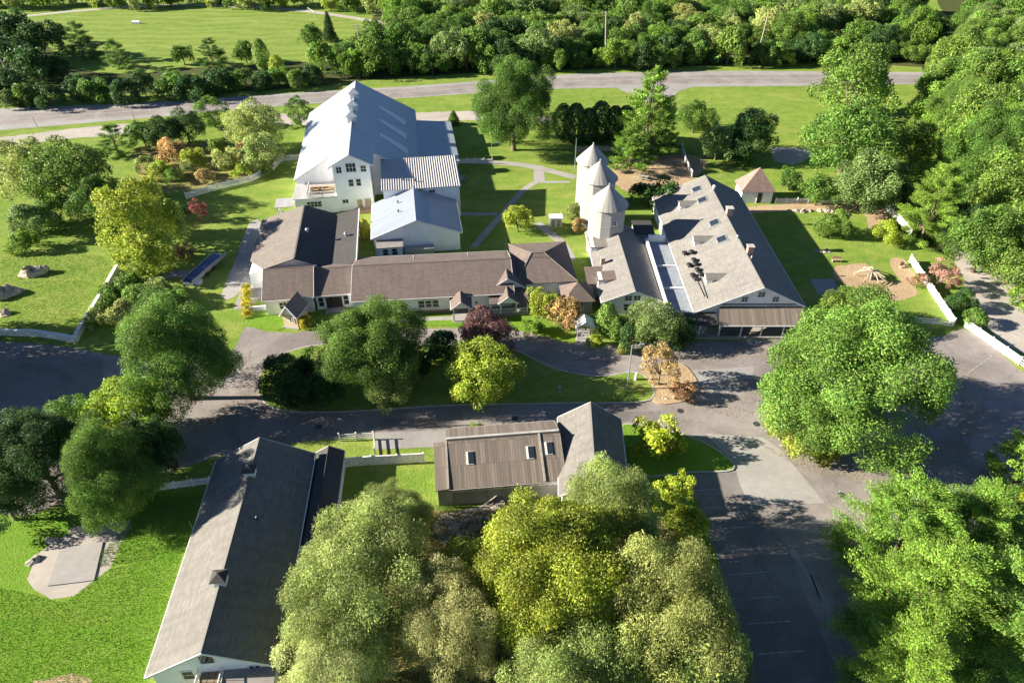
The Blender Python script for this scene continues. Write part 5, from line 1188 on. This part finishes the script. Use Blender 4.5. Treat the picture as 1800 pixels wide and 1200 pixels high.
# ================================================================ GRASS TUFTS (near lawn and meadow)
def tufts(name, px, n, m, h, color, label, seed):
    g_ = np.random.default_rng(seed); poly = [G(*p) for p in px]; xs = [p[0] for p in poly]; ys = [p[1] for p in poly]; pts = []
    while len(pts) < n:
        q = (g_.uniform(min(xs), max(xs)), g_.uniform(min(ys), max(ys)))
        if inside(q, poly): pts.append(q)
    pts = np.array(pts); a = g_.uniform(0, 6.28, n); hh = h * g_.uniform(.4, 1.3, n); w = hh * .22
    ux, uy = np.cos(a) * w, np.sin(a) * w; lean = g_.normal(size=(n, 2)) * hh[:, None] * .45
    z0 = np.full(n, .008)
    v = np.stack([np.stack([pts[:, 0] - ux, pts[:, 1] - uy, z0], 1), np.stack([pts[:, 0] + ux, pts[:, 1] + uy, z0], 1),
                  np.stack([pts[:, 0] + lean[:, 0] + ux * .2, pts[:, 1] + lean[:, 1] + uy * .2, hh], 1), np.stack([pts[:, 0] + lean[:, 0] - ux * .2, pts[:, 1] + lean[:, 1] - uy * .2, hh], 1)], 1).reshape(-1, 3)
    o = bpy.data.objects.new(name, leaf_mesh(name, v, m)); col.objects.link(o); o.color = (*color, 1)
    tag(o, label, 'grass', kind='stuff'); return o
tufts('grass', [(-120, 1010), (60, 1045), (110, 1060), (190, 1000), (260, 985), (320, 955), (300, 1060), (255, 1180), (240, 1260), (-140, 1260)], 42000, 'leaf', .10, (.14, .30, .026), 'bright green grass of the lower left lawn', 4)
tufts('meadow_grass', [(480, 1240), (490, 1010), (570, 910), (780, 905), (900, 890), (1100, 900), (1230, 970), (1310, 1180), (1320, 1240)], 26000, 'leaf', .35, (.30, .26, .10), 'dry straw-coloured grass under the willows', 5)
tufts('grass', [(150, 1000), (260, 985), (330, 950), (372, 870), (260, 875), (215, 930)], 7000, 'leaf', .13, (.13, .24, .03), 'shaded grass between the foundation pad and long barn', 6)
tufts('grass', [(0, 440), (180, 450), (200, 475), (130, 580), (0, 575)], 9000, 'leaf', .16, (.20, .29, .05), 'rough grass of the sloping lawn with boulders', 7)
def litter(px, n, size, color, label, seed, z=.03):
    g_ = np.random.default_rng(seed); poly = [G(*p) for p in px]; xs = [p[0] for p in poly]; ys = [p[1] for p in poly]; pts = []
    while len(pts) < n:
        q = (g_.uniform(min(xs), max(xs)), g_.uniform(min(ys), max(ys)))
        if inside(q, poly): pts.append(q)
    p = np.concatenate([np.array(pts), np.full((n, 1), z)], 1); a = g_.uniform(0, 6.28, n); L = size * g_.uniform(.5, 1.4, n)
    t = np.stack([np.cos(a) * L, np.sin(a) * L, g_.uniform(-.1, .3, n) * L], 1); b = np.stack([-np.sin(a) * L * .6, np.cos(a) * L * .6, g_.uniform(-.1, .3, n) * L], 1)
    v = np.stack([p - t * .5, p + b * .5, p + t * .5, p - b * .5], 1).reshape(-1, 3); v[:, 2] = np.maximum(v[:, 2], .018)
    o = bpy.data.objects.new('fallen_leaves', leaf_mesh('fallen_leaves', v, 'leaf')); col.objects.link(o); o.color = (*color, 1); tag(o, label, 'leaves', kind='stuff')
litter([(270, 830), (330, 760), (420, 690), (440, 610), (455, 690), (480, 730), (600, 735), (600, 765), (440, 785), (380, 800)], 3500, .13, (.34, .25, .13), 'fallen leaves scattered on the shaded loop road', 11)
litter([(1330, 780), (1420, 830), (1560, 860), (1700, 800), (1740, 680), (1690, 640), (1680, 760), (1500, 830)], 3000, .13, (.33, .27, .10), 'fallen leaves under the largest round tree', 12)
litter([(1180, 600), (1400, 600), (1400, 625), (1200, 640), (1240, 690), (1330, 700), (1320, 740), (1210, 720)], 2000, .12, (.33, .25, .12), 'fallen leaves on the forecourt before the restaurant', 13)
